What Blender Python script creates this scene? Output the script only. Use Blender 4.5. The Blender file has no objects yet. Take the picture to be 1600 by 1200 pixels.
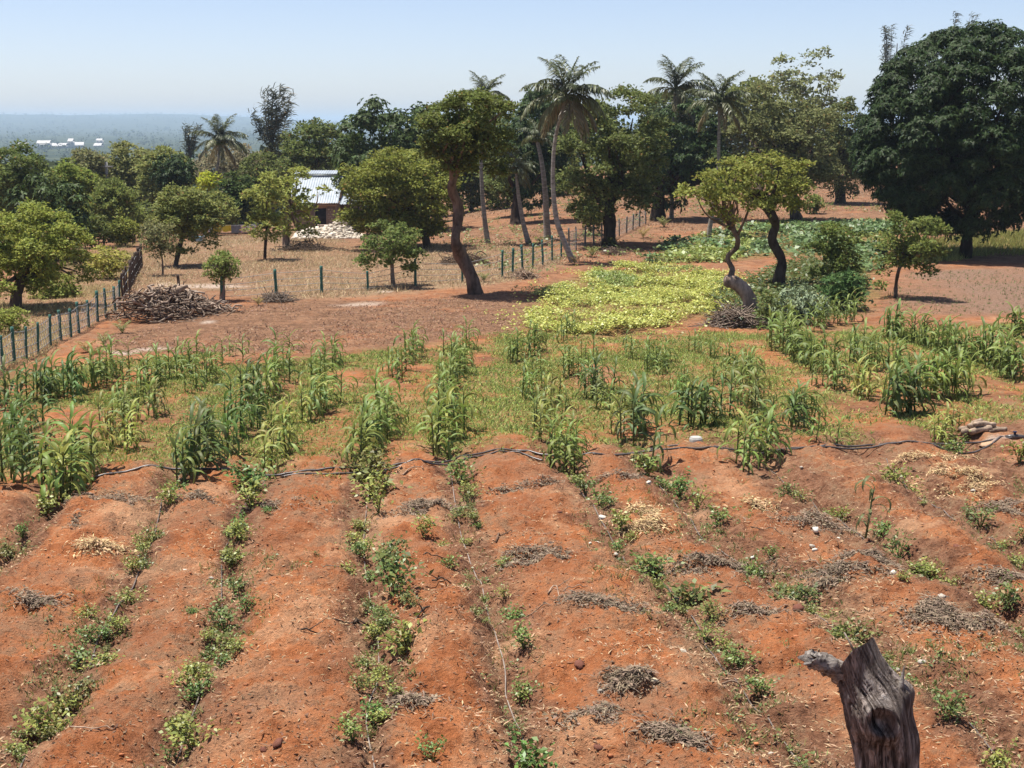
import bpy, math, random
import numpy as np
from mathutils import Vector, Matrix, Euler

R = math.radians
scene = bpy.context.scene
COL = scene.collection

# ------------------------------------------------------------------ camera
CAM_Z, PITCH, FPX = 4.3, R(10.56), 2200.0
cam_data = bpy.data.cameras.new("camera")
cam_data.sensor_width = 36.0
cam_data.lens = 36.0 * FPX / 1600.0
cam_data.clip_start = 0.1
cam_data.clip_end = 80000.0
cam = bpy.data.objects.new("camera", cam_data)
COL.objects.link(cam)
cam.location = (0, 0, CAM_Z)
cam.rotation_euler = (R(90) - PITCH, 0, 0)
scene.camera = cam

# ------------------------------------------------------------------ sky, sun, exposure
SUN_EL, SUN_AZ = R(74), R(-62)            # azimuth from +Y towards +X: the sun stands high, a little to the left and behind
world = bpy.data.worlds.new("World")
scene.world = world
world.use_nodes = True
nt = world.node_tree
nt.nodes.clear()
sky = nt.nodes.new("ShaderNodeTexSky")
sky.sky_type = 'NISHITA'
sky.sun_disc = False
sky.sun_elevation = SUN_EL
sky.sun_rotation = SUN_AZ
sky.altitude = 50
sky.air_density = 0.62
sky.dust_density = 0.75
sky.ozone_density = 5.0
bg = nt.nodes.new("ShaderNodeBackground")
bg.inputs["Strength"].default_value = 0.105
wo = nt.nodes.new("ShaderNodeOutputWorld")
wb = nt.nodes.new("ShaderNodeMix"); wb.data_type = 'RGBA'; wb.blend_type = 'MULTIPLY'      # the camera's white balance
wb.inputs["Factor"].default_value = 1.0; wb.inputs["B"].default_value = (1.05, 0.875, 0.775, 1)
nt.links.new(sky.outputs[0], wb.inputs["A"]); nt.links.new(wb.outputs["Result"], bg.inputs[0])
nt.links.new(bg.outputs[0], wo.inputs[0])

sun_data = bpy.data.lights.new("sun", 'SUN')
sun_data.energy = 4.2
sun_data.angle = R(0.53)
sun_data.color = (1.0, 0.95, 0.87)
sun = bpy.data.objects.new("sun", sun_data)
COL.objects.link(sun)
sd = Vector((math.sin(SUN_AZ) * math.cos(SUN_EL), math.cos(SUN_AZ) * math.cos(SUN_EL), math.sin(SUN_EL)))
sun.rotation_euler = sd.to_track_quat('Z', 'Y').to_euler()
sun.location = (0, 0, 60)

scene.view_settings.view_transform = 'Standard'
scene.view_settings.look = 'None'
scene.view_settings.exposure = 1.0
scene.view_settings.gamma = 1.0
scene.view_settings.use_curve_mapping = False
scene.render.engine = 'CYCLES'
scene.cycles.max_bounces = 6
scene.cycles.diffuse_bounces = 3
scene.cycles.transmission_bounces = 3
scene.cycles.volume_bounces = 1

# ------------------------------------------------------------------ numpy helpers
def hash2(ix, iy, seed):
    ix = ix.astype(np.int64); iy = iy.astype(np.int64)
    h = (ix * 374761393 + iy * 668265263 + seed * 1442695041) & 0xFFFFFFFF
    h = ((h ^ (h >> 13)) * 1274126177) & 0xFFFFFFFF
    h = (h ^ (h >> 16)) & 0xFFFFFF
    return h / float(0xFFFFFF)

def vnoise(x, y, seed=0):
    x = np.asarray(x, float); y = np.asarray(y, float)
    ix = np.floor(x); iy = np.floor(y)
    fx = x - ix; fy = y - iy
    fx = fx * fx * (3 - 2 * fx); fy = fy * fy * (3 - 2 * fy)
    a = hash2(ix, iy, seed); b = hash2(ix + 1, iy, seed)
    c = hash2(ix, iy + 1, seed); d = hash2(ix + 1, iy + 1, seed)
    return (a + (b - a) * fx) * (1 - fy) + (c + (d - c) * fx) * fy - 0.5

def fbm(x, y, octv=3, seed=0):
    s = 0; amp = 1.0; f = 1.0
    for k in range(octv):
        s = s + amp * vnoise(x * f + 17.3 * k, y * f - 9.1 * k, seed + k)
        amp *= 0.5; f *= 2.03
    return s

def sstep(e0, e1, x):
    t = np.clip((np.asarray(x, float) - e0) / (e1 - e0), 0, 1)
    return t * t * (3 - 2 * t)

def norm(v):
    return v / np.maximum(np.linalg.norm(v, axis=-1, keepdims=True), 1e-9)

def in_poly(poly, x, y):
    poly = np.asarray(poly, float)
    inside = np.zeros(np.shape(x), bool)
    n = len(poly)
    for i in range(n):
        x0, y0 = poly[i]; x1, y1 = poly[(i + 1) % n]
        c = ((y0 > y) != (y1 > y)) & (x < (x1 - x0) * (y - y0) / (y1 - y0 + 1e-12) + x0)
        inside ^= c
    return inside

# ------------------------------------------------------------------ the lie of the land (large shapes)
def h_macro(x, y):
    x = np.asarray(x, float); y = np.asarray(y, float)
    d = np.hypot(x, y)
    a = np.clip(x / np.maximum(d, 1e-3), -0.7, 0.7)
    a = np.where(y < 0, np.sign(a) * 0.7, a)
    near = -0.024 * np.minimum(np.where(y < 0, 0.0, np.minimum(d, 66)), 66)
    w = sstep(-0.13, 0.06, a)
    slope = 0.005 + 0.011 * sstep(0.0, 0.25, a)
    right = slope * (np.clip(d, 66, 155) - 66) - 28.0 * sstep(165, 520, d)
    left = -np.minimum(0.055 * np.maximum(d - 70, 0), 26.5)
    z = near + w * right + (1 - w) * left
    ridge = 60 * sstep(4500, 8500, d) * sstep(-0.06, -0.24, a)
    ridge = ridge + (10 * sstep(3500, 7000, d)) * (1 + 1.2 * fbm(a * 45, d / 1500, 4, 5))
    return z + ridge

SP, CP = math.sin(PITCH), math.cos(PITCH)
def ray(u, v):
    x = (u - 800.0) / FPX; yc = -(v - 600.0) / FPX
    return np.array([x, yc * SP + CP, yc * CP - SP])

def G(u, v):
    """the spot of ground seen at a photograph pixel"""
    d = ray(u, v)
    ts = np.concatenate([np.arange(4, 200, 0.25), np.geomspace(200, 20000, 600)])
    f = CAM_Z + d[2] * ts - h_macro(d[0] * ts, d[1] * ts)
    k = np.argmax(f < 0)
    if f[k] >= 0:
        k = len(ts) - 1
    lo, hi = ts[max(k - 1, 0)], ts[k]
    for _ in range(30):
        m = 0.5 * (lo + hi)
        if CAM_Z + d[2] * m - h_macro(d[0] * m, d[1] * m) < 0: hi = m
        else: lo = m
    return np.array([d[0] * hi, d[1] * hi, CAM_Z + d[2] * hi])

def AT(u, v, Y):
    d = ray(u, v)
    t = Y / d[1]
    return np.array([d[0] * t, Y, CAM_Z + d[2] * t])

def mpp(Y):
    return Y / FPX          # metres per photograph pixel at that distance

# furrows (lines of seedlings) in the near field
FUR_PX = [
    [(-330, 960), (-120, 800), (-60, 745)],
    [(-180, 1000), (0, 868), (75, 800), (118, 745)],
    [(35, 1200), (130, 1040), (200, 920), (240, 830), (285, 740)],
    [(255, 1190), (322, 1080), (350, 920), (360, 850), (388, 780), (420, 720)],
    [(585, 1200), (595, 1060), (580, 960), (572, 850), (575, 780), (580, 700)],
    [(815, 1170), (790, 1060), (765, 960), (742, 880), (716, 790), (706, 720)],
    [(1290, 1200), (1190, 1110), (1130, 1040), (1080, 960), (1025, 895), (962, 845), (920, 780), (890, 730)],
    [(1440, 1080), (1340, 1010), (1250, 930), (1180, 880), (1100, 845), (1060, 790), (1010, 740)],
    [(1650, 1020), (1540, 940), (1465, 900), (1395, 860), (1310, 800), (1210, 730)],
    [(1720, 950), (1600, 880), (1535, 830), (1450, 780), (1390, 735)],
    [(1900, 920), (1700, 820), (1590, 750)],
]
FUR = []
for pl in FUR_PX:
    g = np.array([G(u, v)[:2] for u, v in pl])
    g = g[np.argsort(g[:, 1])]
    s0 = (g[1] - g[0]) / (g[1][1] - g[0][1]); s1 = (g[-1] - g[-2]) / (g[-1][1] - g[-2][1])
    g = np.vstack([g[0] + s0 * (2 - g[0][1]), g, g[-1] + s1 * 0.5 * 16])
    FUR.append(g)

def furrow_t(x, y):
    """0 in a furrow, 1 on the crown of a ridge; and the local spacing"""
    xs = [np.interp(y, f[:, 1], f[:, 0]) for f in FUR]
    best = np.zeros(np.shape(x))
    for i in range(len(xs) - 1):
        a, b = xs[i], xs[i + 1]
        t = (x - a) / np.maximum(b - a, 0.15)
        m = (t >= 0) & (t < 1)
        best = np.where(m, np.sin(np.pi * np.clip(t, 0, 1)), best)
    for sgn, e in ((-1, xs[0]), (1, xs[-1])):
        t = (x - e) * sgn / 1.4
        best = np.where(t > 0, np.abs(np.sin(np.pi * t)), best)
    return best

PIPE_PX = [(-60, 792), (20, 775), (100, 762), (215, 752), (300, 748), (380, 745), (440, 742), (560, 735), (620, 730), (690, 725), (730, 716), (800, 710), (850, 714), (930, 720), (1000, 712), (1040, 705), (1150, 706), (1240, 705), (1300, 703), (1400, 699), (1500, 692), (1585, 688), (1700, 684)]
PIPE_W = np.array([G(u, v)[:2] for u, v in PIPE_PX])
def pipe_y(x):
    return np.interp(x, PIPE_W[:, 0], PIPE_W[:, 1])

def h_full(x, y):
    x = np.asarray(x, float); y = np.asarray(y, float)
    z = h_macro(x, y)
    d = np.hypot(x, y)
    wx = x + 0.16 * fbm(x * 0.9, y * 0.55, 2, 71); wy = y
    near = (1 - sstep(0.0, 2.2, y - pipe_y(x))) * sstep(1.0, 3.0, y)
    mid = sstep(0.0, 2.0, y - pipe_y(x)) * (1 - sstep(30, 36, y)) * (y > 0)
    f = furrow_t(wx, wy)
    amp = 0.24 * (0.75 + 0.9 * fbm(x * 0.45 + 3, y * 0.3, 2, 33)) * near + 0.05 * mid
    z = z + amp * (np.power(np.maximum(f, 0), 0.75) - 0.5)
    fade = 1 - sstep(45, 110, d)
    z = z + (0.17 * fbm(x * 0.85, y * 0.85, 2, 11) * (0.45 + 0.55 * near) + 0.085 * fbm(x * 2.3, y * 2.3, 2, 21)) * fade * sstep(1, 5, y) * (0.4 + 0.6 * near)
    fine = (1 - sstep(18, 34, d)) * near
    z = z + fine * (0.100 * fbm(x * 5.5, y * 5.5, 3, 41) + 0.065 * np.maximum(fbm(x * 14, y * 14, 2, 61), 0))
    return z

def ground(u, v):
    g = G(u, v)
    g[2] = float(h_full(g[0], g[1]))
    return g

# ------------------------------------------------------------------ mesh helpers
class MB:
    def __init__(self):
        self.V = []; self.Q = []; self.T = []; self.n = 0
    def add(self, V, Q=None, T=None):
        V = np.asarray(V, float).reshape(-1, 3)
        if Q is not None and len(Q): self.Q.append(np.asarray(Q, np.int64).reshape(-1, 4) + self.n)
        if T is not None and len(T): self.T.append(np.asarray(T, np.int64).reshape(-1, 3) + self.n)
        self.V.append(V); self.n += len(V)
        return self
    def arrays(self):
        V = np.vstack(self.V) if self.V else np.zeros((0, 3))
        Q = np.vstack(self.Q) if self.Q else np.zeros((0, 4), np.int64)
        T = np.vstack(self.T) if self.T else np.zeros((0, 3), np.int64)
        return V, Q, T
    def mesh(self, name, mat, smooth=False):
        V, Q, T = self.arrays()
        me = bpy.data.meshes.new(name)
        me.vertices.add(len(V)); me.vertices.foreach_set("co", V.astype(np.float32).ravel())
        nq, ntri = len(Q), len(T)
        loops = np.concatenate([Q.ravel(), T.ravel()]).astype(np.int32)
        me.loops.add(len(loops)); me.loops.foreach_set("vertex_index", loops)
        me.polygons.add(nq + ntri)
        starts = np.concatenate([np.arange(nq) * 4, nq * 4 + np.arange(ntri) * 3]).astype(np.int32)
        me.polygons.foreach_set("loop_start", starts)
        if smooth:
            me.polygons.foreach_set("use_smooth", np.ones(nq + ntri, bool))
        me.update(calc_edges=True)
        if mat: me.materials.append(mat)
        return me

def put(name, mesh, parent=None, loc=(0, 0, 0), rot=(0, 0, 0), sc=1.0, color=None, label=None, cat=None, group=None, kind=None):
    o = bpy.data.objects.new(name, mesh)
    COL.objects.link(o)
    o.location = tuple(float(c) for c in loc); o.rotation_euler = rot
    o.scale = (sc, sc, sc) if np.isscalar(sc) else sc
    if parent: o.parent = parent
    if color: o.color = (*color, 1.0)
    if label: o["label"] = label
    if cat: o["category"] = cat
    if group: o["group"] = group
    if kind: o["kind"] = kind
    return o

def thing(name, label, cat, loc=(0, 0, 0), rz=0.0, group=None):
    o = put(name, None, None, loc, (0, 0, rz), 1.0, None, label, cat, group)
    o.empty_display_size = 0.2
    return o

def catmull(P, n):
    P = np.asarray(P, float)
    Pe = np.vstack([2 * P[0] - P[1], P, 2 * P[-1] - P[-2]])
    t = np.linspace(0, len(P) - 1, n)
    k = np.minimum(t.astype(int), len(P) - 2); f = (t - k)[:, None]
    p0, p1, p2, p3 = Pe[k], Pe[k + 1], Pe[k + 2], Pe[k + 3]
    return 0.5 * (2 * p1 + (p2 - p0) * f + (2 * p0 - 5 * p1 + 4 * p2 - p3) * f ** 2 + (3 * p1 - p0 - 3 * p2 + p3) * f ** 3)

def tube(P, rad, ns=8, cap=True, rough=0.0, rng=None):
    """quads and triangles of a tube along P"""
    P = np.asarray(P, float); n = len(P)
    rad = np.broadcast_to(np.asarray(rad, float), (n,))
    T = norm(np.gradient(P, axis=0))
    ref = np.array([0.0, 1.0, 0.0]) if abs(T[0][1]) < 0.9 else np.array([1.0, 0, 0])
    U = np.zeros_like(P)
    u = norm(np.cross(T[0], ref)[None])[0]
    for i in range(n):
        u = u - T[i] * np.dot(u, T[i]); u = u / max(np.linalg.norm(u), 1e-9); U[i] = u
    W = np.cross(T, U)
    ang = np.arange(ns) / ns * 2 * np.pi
    rr = np.ones((n, ns))
    if rough and rng is not None:
        rr = rr + rough * rng.normal(size=(n, ns))
    V = P[:, None] + (rad[:, None] * rr)[..., None] * (np.cos(ang)[None, :, None] * U[:, None] + np.sin(ang)[None, :, None] * W[:, None])
    i = np.arange(n - 1)[:, None]; j = np.arange(ns)[None]
    a = i * ns + j; b = i * ns + (j + 1) % ns
    Q = np.stack([a, b, b + ns, a + ns], -1).reshape(-1, 4)
    V = V.reshape(-1, 3); Tr = None
    if cap:
        V = np.vstack([V, P[0], P[-1]])
        j = np.arange(ns); c0 = n * ns; c1 = c0 + 1
        Tr = np.vstack([np.stack([(j + 1) % ns, j, np.full(ns, c0)], -1), np.stack([(n - 1) * ns + j, (n - 1) * ns + (j + 1) % ns, np.full(ns, c1)], -1)])
    return V, Q, Tr

def leaf_quads(P, D, N, L, W, bend=0.15, fold=0.2):
    """one diamond-shaped leaf per row: base P, direction D, rough normal N"""
    D = norm(D); S = norm(np.cross(D, N)); Nn = np.cross(S, D)
    L = np.broadcast_to(np.asarray(L, float), (len(P),))[:, None]; W = np.broadcast_to(np.asarray(W, float), (len(P),))[:, None]
    mid = P + D * L * 0.45 + Nn * L * bend * 0.3
    tip = P + D * L - Nn * L * bend
    a = mid + S * W * 0.5 + Nn * W * fold; b = mid - S * W * 0.5 + Nn * W * fold
    V = np.stack([P, a, tip, b], 1).reshape(-1, 3)
    Q = np.arange(len(P) * 4).reshape(-1, 4)
    return V, Q

def blades(P, H, W, lean, rng, spread=0.5):
    """single grass blades (triangles) standing on points P"""
    n = len(P)
    a = rng.uniform(0, 2 * np.pi, n)
    side = np.stack([np.cos(a), np.sin(a), np.zeros(n)], 1)
    d = np.stack([rng.normal(size=n) * spread + lean[0], rng.normal(size=n) * spread + lean[1], np.ones(n)], 1)
    tip = P + norm(d) * np.asarray(H).reshape(-1, 1)
    W = np.asarray(W).reshape(-1, 1) if not np.isscalar(W) else W
    V = np.stack([P - side * W * 0.5, P + side * W * 0.5, tip], 1).reshape(-1, 3)
    return V, np.arange(n * 3).reshape(-1, 3)

BOXQ = np.array([[0, 1, 3, 2], [4, 6, 7, 5], [0, 4, 5, 1], [2, 3, 7, 6], [0, 2, 6, 4], [1, 5, 7, 3]])
def box(c, s):
    c = np.asarray(c, float); s = np.asarray(s, float) / 2
    V = np.array([[i, j, k] for i in (-1, 1) for j in (-1, 1) for k in (-1, 1)], float) * s + c
    return V, BOXQ

# ------------------------------------------------------------------ materials
def new_mat(name):
    m = bpy.data.materials.new(name); m.use_nodes = True
    m.node_tree.nodes.clear()
    return m, m.node_tree.nodes, m.node_tree.links

def nd(N, t, **kw):
    n = N.new(t)
    for k, v in kw.items(): setattr(n, k, v)
    return n

def leaf_mat(name, trans=0.28, rough=0.5, spec=0.35, vary=0.5, yellow=0.0):
    """foliage: the tint comes from the object's own colour, every leaf differs a little"""
    m, N, L = new_mat(name)
    oi = nd(N, "ShaderNodeObjectInfo"); ge = nd(N, "ShaderNodeNewGeometry")
    mr = nd(N, "ShaderNodeMapRange"); mr.inputs[3].default_value = 1 - vary; mr.inputs[4].default_value = 1 + vary
    L.new(ge.outputs["Random Per Island"], mr.inputs[0])
    hs = nd(N, "ShaderNodeHueSaturation")
    hm = nd(N, "ShaderNodeMath", operation='MULTIPLY'); hm.inputs[1].default_value = 7.31
    fr = nd(N, "ShaderNodeMath", operation='FRACT')
    L.new(ge.outputs["Random Per Island"], hm.inputs[0]); L.new(hm.outputs[0], fr.inputs[0])
    hr = nd(N, "ShaderNodeMapRange"); hr.inputs[3].default_value = 0.475; hr.inputs[4].default_value = 0.515
    L.new(fr.outputs[0], hr.inputs[0]); L.new(hr.outputs[0], hs.inputs["Hue"])
    L.new(mr.outputs[0], hs.inputs["Value"]); L.new(oi.outputs["Color"], hs.inputs["Color"])
    col = hs.outputs[0]
    if yellow:
        gt = nd(N, "ShaderNodeMath", operation='GREATER_THAN'); gt.inputs[1].default_value = 1 - yellow
        h2 = nd(N, "ShaderNodeMath", operation='MULTIPLY'); h2.inputs[1].default_value = 31.7
        f2 = nd(N, "ShaderNodeMath", operation='FRACT')
        L.new(ge.outputs["Random Per Island"], h2.inputs[0]); L.new(h2.outputs[0], f2.inputs[0]); L.new(f2.outputs[0], gt.inputs[0])
        mx = nd(N, "ShaderNodeMix", data_type='RGBA'); mx.inputs["B"].default_value = (0.30, 0.20, 0.07, 1)
        L.new(gt.outputs[0], mx.inputs["Factor"]); L.new(col, mx.inputs["A"]); col = mx.outputs["Result"]
    p = nd(N, "ShaderNodeBsdfPrincipled"); p.inputs["Roughness"].default_value = rough
    p.inputs["Specular IOR Level"].default_value = spec
    t = nd(N, "ShaderNodeBsdfTranslucent")
    ms = nd(N, "ShaderNodeMixShader"); ms.inputs[0].default_value = trans
    o = nd(N, "ShaderNodeOutputMaterial")
    L.new(col, p.inputs["Base Color"]); L.new(col, t.inputs["Color"])
    L.new(p.outputs[0], ms.inputs[1]); L.new(t.outputs[0], ms.inputs[2]); L.new(ms.outputs[0], o.inputs[0])
    return m

def plain_mat(name, c1, c2, scale=6.0, rough=0.8, bump=0.3, stretch=(1, 1, 1), spec=0.2, metal=0.0, objcol=False, dist=0.02, detail=6, lo=0.35, hi=0.65, island=0.0):
    """noise-mottled surface between two colours with matching relief"""
    m, N, L = new_mat(name)
    tc = nd(N, "ShaderNodeTexCoord"); mp = nd(N, "ShaderNodeMapping"); mp.inputs["Scale"].default_value = stretch
    no = nd(N, "ShaderNodeTexNoise"); no.inputs["Scale"].default_value = scale; no.inputs["Detail"].default_value = detail; no.inputs["Roughness"].default_value = 0.65
    cr = nd(N, "ShaderNodeValToRGB"); cr.color_ramp.elements[0].position = lo; cr.color_ramp.elements[1].position = hi
    cr.color_ramp.elements[0].color = (*c1, 1); cr.color_ramp.elements[1].color = (*c2, 1)
    bp = nd(N, "ShaderNodeBump"); bp.inputs["Strength"].default_value = bump; bp.inputs["Distance"].default_value = dist
    p = nd(N, "ShaderNodeBsdfPrincipled"); p.inputs["Roughness"].default_value = rough; p.inputs["Specular IOR Level"].default_value = spec; p.inputs["Metallic"].default_value = metal
    o = nd(N, "ShaderNodeOutputMaterial")
    L.new(tc.outputs["Object"], mp.inputs[0]); L.new(mp.outputs[0], no.inputs["Vector"]); L.new(no.outputs[0], cr.inputs[0])
    L.new(no.outputs[0], bp.inputs["Height"]); L.new(bp.outputs[0], p.inputs["Normal"])
    col = cr.outputs[0]
    if objcol:
        oi = nd(N, "ShaderNodeObjectInfo"); mx = nd(N, "ShaderNodeMix", data_type='RGBA', blend_type='MULTIPLY'); mx.inputs["Factor"].default_value = 1
        L.new(col, mx.inputs["A"]); L.new(oi.outputs["Color"], mx.inputs["B"]); col = mx.outputs["Result"]
    if island:
        ge = nd(N, "ShaderNodeNewGeometry"); hs = nd(N, "ShaderNodeHueSaturation"); mr = nd(N, "ShaderNodeMapRange")
        mr.inputs[3].default_value = 1 - island; mr.inputs[4].default_value = 1 + island
        L.new(ge.outputs["Random Per Island"], mr.inputs[0]); L.new(mr.outputs[0], hs.inputs["Value"]); L.new(col, hs.inputs["Color"]); col = hs.outputs[0]
    L.new(col, p.inputs["Base Color"]); L.new(p.outputs[0], o.inputs[0])
    return m

M_LEAF = leaf_mat("tree_leaf", 0.4, 0.6, 0.15, 0.5, 0.015)
M_MANGO = leaf_mat("mango_leaf", 0.2, 0.55, 0.15, 0.5)
M_FROND = leaf_mat("palm_leaflet", 0.25, 0.45, 0.4, 0.35)
M_MAIZE = leaf_mat("maize_leaf", 0.3, 0.5, 0.25, 0.35)
M_SEED = leaf_mat("seedling_leaf", 0.25, 0.45, 0.4, 0.4, 0.03)
M_GRASS = leaf_mat("grass_blade", 0.3, 0.6, 0.2, 0.45)
M_BARK = plain_mat("bark", (0.035, 0.026, 0.02), (0.12, 0.095, 0.08), 5, 0.9, 0.6, (1, 1, 0.35), 0.1, objcol=True)
M_PALMBARK = plain_mat("palm_bark", (0.16, 0.14, 0.12), (0.36, 0.33, 0.29), 4, 0.9, 0.5, (1, 1, 3), 0.1)
M_STEM = plain_mat("green_stem", (0.06, 0.085, 0.025), (0.12, 0.14, 0.05), 12, 0.6, 0.2, objcol=False)
M_TWIG = plain_mat("dry_twig", (0.09, 0.07, 0.055), (0.28, 0.23, 0.19), 14, 0.85, 0.4, (1, 1, 1), 0.1, objcol=True, island=0.35)
M_STRAW = leaf_mat("dry_straw", 0.1, 0.8, 0.1, 0.5)
M_STONE = plain_mat("pale_stone", (0.42, 0.38, 0.32), (0.72, 0.68, 0.6), 9, 0.85, 0.5, objcol=True, island=0.2)
M_CLOD = plain_mat("red_clod", (0.20, 0.078, 0.036), (0.40, 0.155, 0.070), 9, 0.95, 0.5, island=0.35)
# ------------------------------------------------------------------ regions of the ground (outlines on the ground itself)
def world_poly(px):
    return np.array([G(u, v)[:2] for u, v in px])

PX_FIELD = [(-250, 800), (-200, 640), (0, 598), (120, 562), (200, 566), (330, 556), (470, 560), (560, 552), (640, 540), (760, 532), (830, 520), (960, 528), (1100, 520), (1190, 522), (1330, 508), (1480, 515), (1640, 500), (1800, 510), (1800, 668), (1600, 650), (1500, 672), (1400, 688), (1150, 702), (900, 712), (700, 722), (560, 733), (330, 742), (215, 748), (0, 768)]
PX_YELLOW = [(826, 512), (822, 488), (850, 464), (885, 440), (930, 426), (1010, 421), (1110, 428), (1150, 440), (1140, 462), (1080, 490), (1030, 512), (960, 522), (880, 524)]
PX_BROAD = [(1010, 412), (1050, 385), (1100, 368), (1200, 350), (1280, 346), (1400, 345), (1380, 420), (1330, 430), (1290, 398), (1200, 402), (1120, 408)]
PX_TILLED = [(1385, 492), (1400, 440), (1430, 425), (1600, 418), (1760, 415), (1780, 480), (1600, 490), (1500, 494)]
PX_DRY = [(215, 470), (190, 440), (225, 395), (330, 372), (460, 362), (560, 385), (640, 380), (720, 380), (800, 385), (880, 395), (880, 415), (800, 440), (720, 450), (560, 465), (420, 470), (330, 455)]
PX_LITTER = [(180, 520), (340, 480), (480, 470), (640, 470), (800, 455), (830, 480), (800, 520), (600, 545), (400, 552), (220, 556), (120, 550)]
PX_RIGHTGRASS = [(1400, 392), (1430, 380), (1560, 362), (1760, 352), (1800, 400), (1560, 398), (1450, 410)]
PX_LEFTYARD = [(-80, 600), (-60, 480), (60, 440), (120, 400), (215, 380), (212, 410), (180, 480), (100, 535), (0, 585)]
PX_SLOPE = [(690, 392), (700, 312), (1000, 290), (1330, 266), (1420, 300), (1400, 345), (1280, 346), (1100, 366), (1010, 410), (900, 424), (820, 440)]
PX_UNDER = [(1110, 500), (1130, 450), (1200, 430), (1250, 405), (1340, 420), (1370, 455), (1330, 490), (1230, 512), (1150, 515)]
W_FIELD, W_YELLOW, W_BROAD, W_TILLED, W_DRY, W_LITTER, W_RGRASS, W_YARD, W_UNDER, W_SLOPE = [world_poly(p) for p in (PX_FIELD, PX_YELLOW, PX_BROAD, PX_TILLED, PX_DRY, PX_LITTER, PX_RIGHTGRASS, PX_LEFTYARD, PX_UNDER, PX_SLOPE)]

def mask(poly, x, y, wob=0.8, seed=1, fr=0.5):
    ox = wob * fbm(x * fr, y * fr, 2, seed); oy = wob * 1.6 * fbm(x * fr + 50, y * fr, 2, seed + 7)
    return in_poly(poly, x + ox, y + oy)

def sample_poly(poly, n, rng, keep=None):
    lo = poly.min(0); hi = poly.max(0); out = []
    c = 0
    while c < n:
        p = rng.uniform(lo, hi, (n * 2, 2))
        m = mask(poly, p[:, 0], p[:, 1])
        if keep is not None:
            m &= rng.random(len(p)) < keep(p[:, 0], p[:, 1])
        p = p[m]; out.append(p); c += len(p)
        if len(p) == 0: break
    P = np.vstack(out)[:n]
    return np.column_stack([P, h_full(P[:, 0], P[:, 1])])

# patchiness of the weeds in the maize field: 0 bare .. 1 thick
def weed_density(x, y):
    f = furrow_t(x, y)
    n = fbm(x * 0.55, y * 0.4, 3, 91)
    n2 = fbm(x * 1.6, y * 1.2, 2, 95)
    edge = sstep(0.0, 2.5, y - pipe_y(x))
    return np.clip(0.80 - 0.36 * f + 0.9 * n + 0.8 * n2 - 0.35 * (1 - edge) + 0.15 * (x < 0), 0, 1)

# ------------------------------------------------------------------ the ground: one sheet out to the horizon
ang = np.concatenate([np.linspace(-180, -28, 40)[:-1], np.linspace(-28, -22.5, 16)[:-1], np.linspace(-22.5, 22.5, 372)[:-1], np.linspace(22.5, 28, 12)[:-1], np.linspace(28, 180, 40)])
rad = np.concatenate([np.linspace(0.4, 8, 26)[:-1], np.geomspace(8, 22, 225)[:-1], np.geomspace(22, 40, 110)[:-1], np.geomspace(40, 110, 90)[:-1], np.geomspace(110, 500, 50)[:-1], np.geomspace(500, 20000, 60)])
A, Rr = np.meshgrid(np.radians(ang), rad)
GX = Rr * np.sin(A); GY = Rr * np.cos(A)
GZ = h_full(GX, GY)
nr, nc = GX.shape
i = np.arange(nr - 1)[:, None]; j = np.arange(nc - 1)[None]
a = i * nc + j
Q = np.stack([a, a + 1, a + 1 + nc, a + nc], -1).reshape(-1, 4)
mb = MB(); mb.add(np.stack([GX, GY, GZ], -1).reshape(-1, 3), Q)

m, N, L = new_mat("soil")
def attr(n):
    q = nd(N, "ShaderNodeAttribute"); q.attribute_name = n; return q.outputs["Fac"]
def noise(scale, detail=5, rough=0.6, vec=None):
    q = nd(N, "ShaderNodeTexNoise"); q.inputs["Scale"].default_value = scale; q.inputs["Detail"].default_value = detail; q.inputs["Roughness"].default_value = rough
    L.new(vec if vec is not None else tc.outputs["Object"], q.inputs["Vector"]); return q.outputs[0]
def ramp(x, lo, hi):
    q = nd(N, "ShaderNodeMapRange", interpolation_type='SMOOTHSTEP'); q.inputs[1].default_value = lo; q.inputs[2].default_value = hi; L.new(x, q.inputs[0]); return q.outputs[0]
def mul(x, y):
    q = nd(N, "ShaderNodeMath", operation='MULTIPLY'); L.new(x, q.inputs[0])
    if isinstance(y, (int, float)): q.inputs[1].default_value = y
    else: L.new(y, q.inputs[1])
    return q.outputs[0]
def add(x, y):
    q = nd(N, "ShaderNodeMath", operation='ADD'); L.new(x, q.inputs[0])
    if isinstance(y, (int, float)): q.inputs[1].default_value = y
    else: L.new(y, q.inputs[1])
    return q.outputs[0]
def mix(f, a, b):
    q = nd(N, "ShaderNodeMix", data_type='RGBA'); L.new(f, q.inputs["Factor"])
    for s, c in (("A", a), ("B", b)):
        if isinstance(c, tuple): q.inputs[s].default_value = (*c, 1)
        else: L.new(c, q.inputs[s])
    return q.outputs["Result"]
tc = nd(N, "ShaderNodeTexCoord")
n_big = noise(0.5, 4); n_mid = noise(2.2, 5); n_fine = noise(11, 6, 0.7); n_grit = noise(38, 5, 0.75)
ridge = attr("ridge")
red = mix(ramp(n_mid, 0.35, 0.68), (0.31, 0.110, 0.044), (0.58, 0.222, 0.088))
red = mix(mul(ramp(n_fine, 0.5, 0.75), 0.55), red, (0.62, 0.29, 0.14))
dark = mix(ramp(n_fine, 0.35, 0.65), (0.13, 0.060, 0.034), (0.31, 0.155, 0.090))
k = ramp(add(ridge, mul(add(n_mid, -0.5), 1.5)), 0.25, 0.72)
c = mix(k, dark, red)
c = mix(mul(ramp(noise(0.8, 6, 0.7), 0.50, 0.64), 0.65), c, (0.58, 0.335, 0.19))                  # pale crusts
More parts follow.
